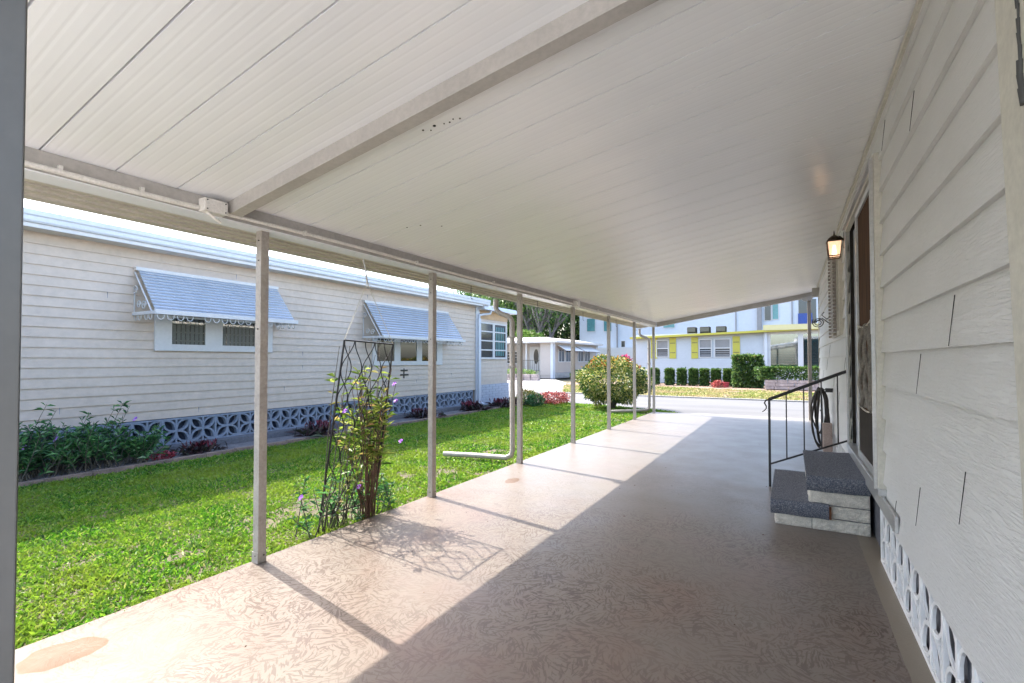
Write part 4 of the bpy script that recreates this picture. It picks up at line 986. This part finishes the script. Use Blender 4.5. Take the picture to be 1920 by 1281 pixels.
lm = MB().tube([(-17.35, 35.9, 2.35), (-17.35, 35.85, 2.28), (-17.35, 35.85, 1.95)], .09, 6, .05).build('wall_lamp', 'black_iron', fh)
MB().tube([(-18.3, 34.1, .1), (-18.3, 34.1, 2.78)], .07, 8).build('porch_post', 'white_metal', fh)
MB().box(-21.5, -17.0, 34.0, 35.95, 0, .48).build('porch_floor', 'curb', fh)
s = MB()
s.tube([(-19.4, 34.05, 1.42), (-17.1, 34.05, 1.42)], .03, 4).tube([(-19.4, 34.05, .62), (-17.1, 34.05, .62)], .025, 4)
for x in np.arange(-19.4, -17.1, .17): s.tube([(x, 34.05, .5), (x, 34.05, 1.42)], .018, 4)
s.tube([(-20.9, 33.2, .75), (-19.7, 34.05, 1.42)], .03, 4).tube([(-20.9, 33.2, 0), (-20.9, 33.2, .75)], .03, 4).tube([(-20.3, 33.6, 0), (-20.3, 33.6, 1.1)], .03, 4)
s.build('porch_railing', 'stem_grey', fh)
pl = MB()
for r_ in range(2):
    x = -19.4
    while x < -15.5:
        w_ = random.uniform(.3, .6); y_ = 29.8+(x+19.4)*.15; pl.box(x, x+w_-.02, y_, y_+.4, r_*.22, r_*.22+.20); x += w_
tag(pl.build('stone_wall', 'planter_stone', None), 'low stone bed wall in front of the far pink house porch', 'wall')
bush('bed_shrub', (-17.6, 30.9, .50), (1.7, .35, .26), 2000, .12, .05, 'hedge_tip', 'low yellow green planting behind the far stone bed wall', 'shrub', nst=5, sr=.02)
bush('side_shrub', (-12.3, 31.5, .35), (.6, .5, .4), 900, .12, .06, 'dark_leaf', 'dark shrub half hidden behind the large round shrub', 'shrub', nst=5, sr=.02)

# ------------------------------------------------------------------ trees beyond the far house
def limb(s, A, d, L, r_, depth, ends):
    pts = [A]; p = A.copy(); dd = d.copy()
    for i in range(5):
        dd = (dd+Vector((random.uniform(-.18, .18), random.uniform(-.18, .18), random.uniform(-.06, .12)))).normalized(); p = p+dd*L/5; pts.append(p.copy())
    s.tube(pts, r_, 7, r_*.55)
    if depth < 2: ends.append(pts[2]); ends.append(pts[-1])
    if depth == 0: ends.append(pts[-3]); return
    for i in range(3):
        a = random.uniform(0, 6.28); nd = (dd+Vector((math.cos(a), math.sin(a), .25))*.75).normalized(); limb(s, pts[-1-(i == 2)], nd, L*.68, r_*.55, depth-1, ends)
def tree(x, y, h_, label, mat, n=7500, tr_=.30, nt_=3, L=.32):
    o = empty('tree', (x, y, 0), label, 'tree', 'trees beyond the far pink house'); s = MB(); ends = []
    for i in range(nt_):
        limb(s, Vector((x+random.uniform(-.5, .5), y+random.uniform(-.5, .5), -.1)), Vector((random.uniform(-.3, .3), random.uniform(-.2, .2), 1)).normalized(), h_*.5, tr_, 2, ends)
    s.build('trunk', 'trunk', o)
    E = np.array([tuple(e) for e in ends]); k = rng.integers(0, len(E), n); P = E[k]+rng.normal(size=(n, 3))*np.array([1.0, 1.0, 1.0])*.85
    V, F = leaves(P, rng.normal(size=(n, 3)), L*rng.uniform(.6, 1.3, n), L*.5); np_mesh('crown', V, F, mat, o)
tree(-34, 50, 10, 'dark broadleaf tree above the sun room end of the neighbour house', 'tree_leaf')
tree(-29.5, 53, 11, 'dark tree with pale branches above the porch of the far house', 'tree_leaf', 6000)
tree(-25.8, 50, 12, 'many stemmed pale grey trunked tree beside the apartment block', 'tree_leaf', 5200, .26, 8)
tree(-38, 58, 12, 'dark tree furthest left behind the far house', 'tree_leaf', 6000)
tree(-30.5, 62, 14, 'tall dark tree behind the pale branched tree', 'tree_leaf', 8000, .4, 3, .4)
bush('bright_bush', (-24.6, 46, 3.6), (1.9, 1.4, .95), 3000, .34, .10, 'hedge_tip', 'bright green leafy bush showing above the roof of the far house', 'bush', sr=.05, shell=.4)
bush('backdrop_thicket', (-31, 66, 5), (13, 3, 5.5), 22000, .55, .28, 'tree_leaf', 'deep green thicket filling the gap between the trees and the apartment block', 'thicket', sr=.2, shell=.3, nst=14)
tag(bpy.data.objects['backdrop_thicket'], kind='stuff')
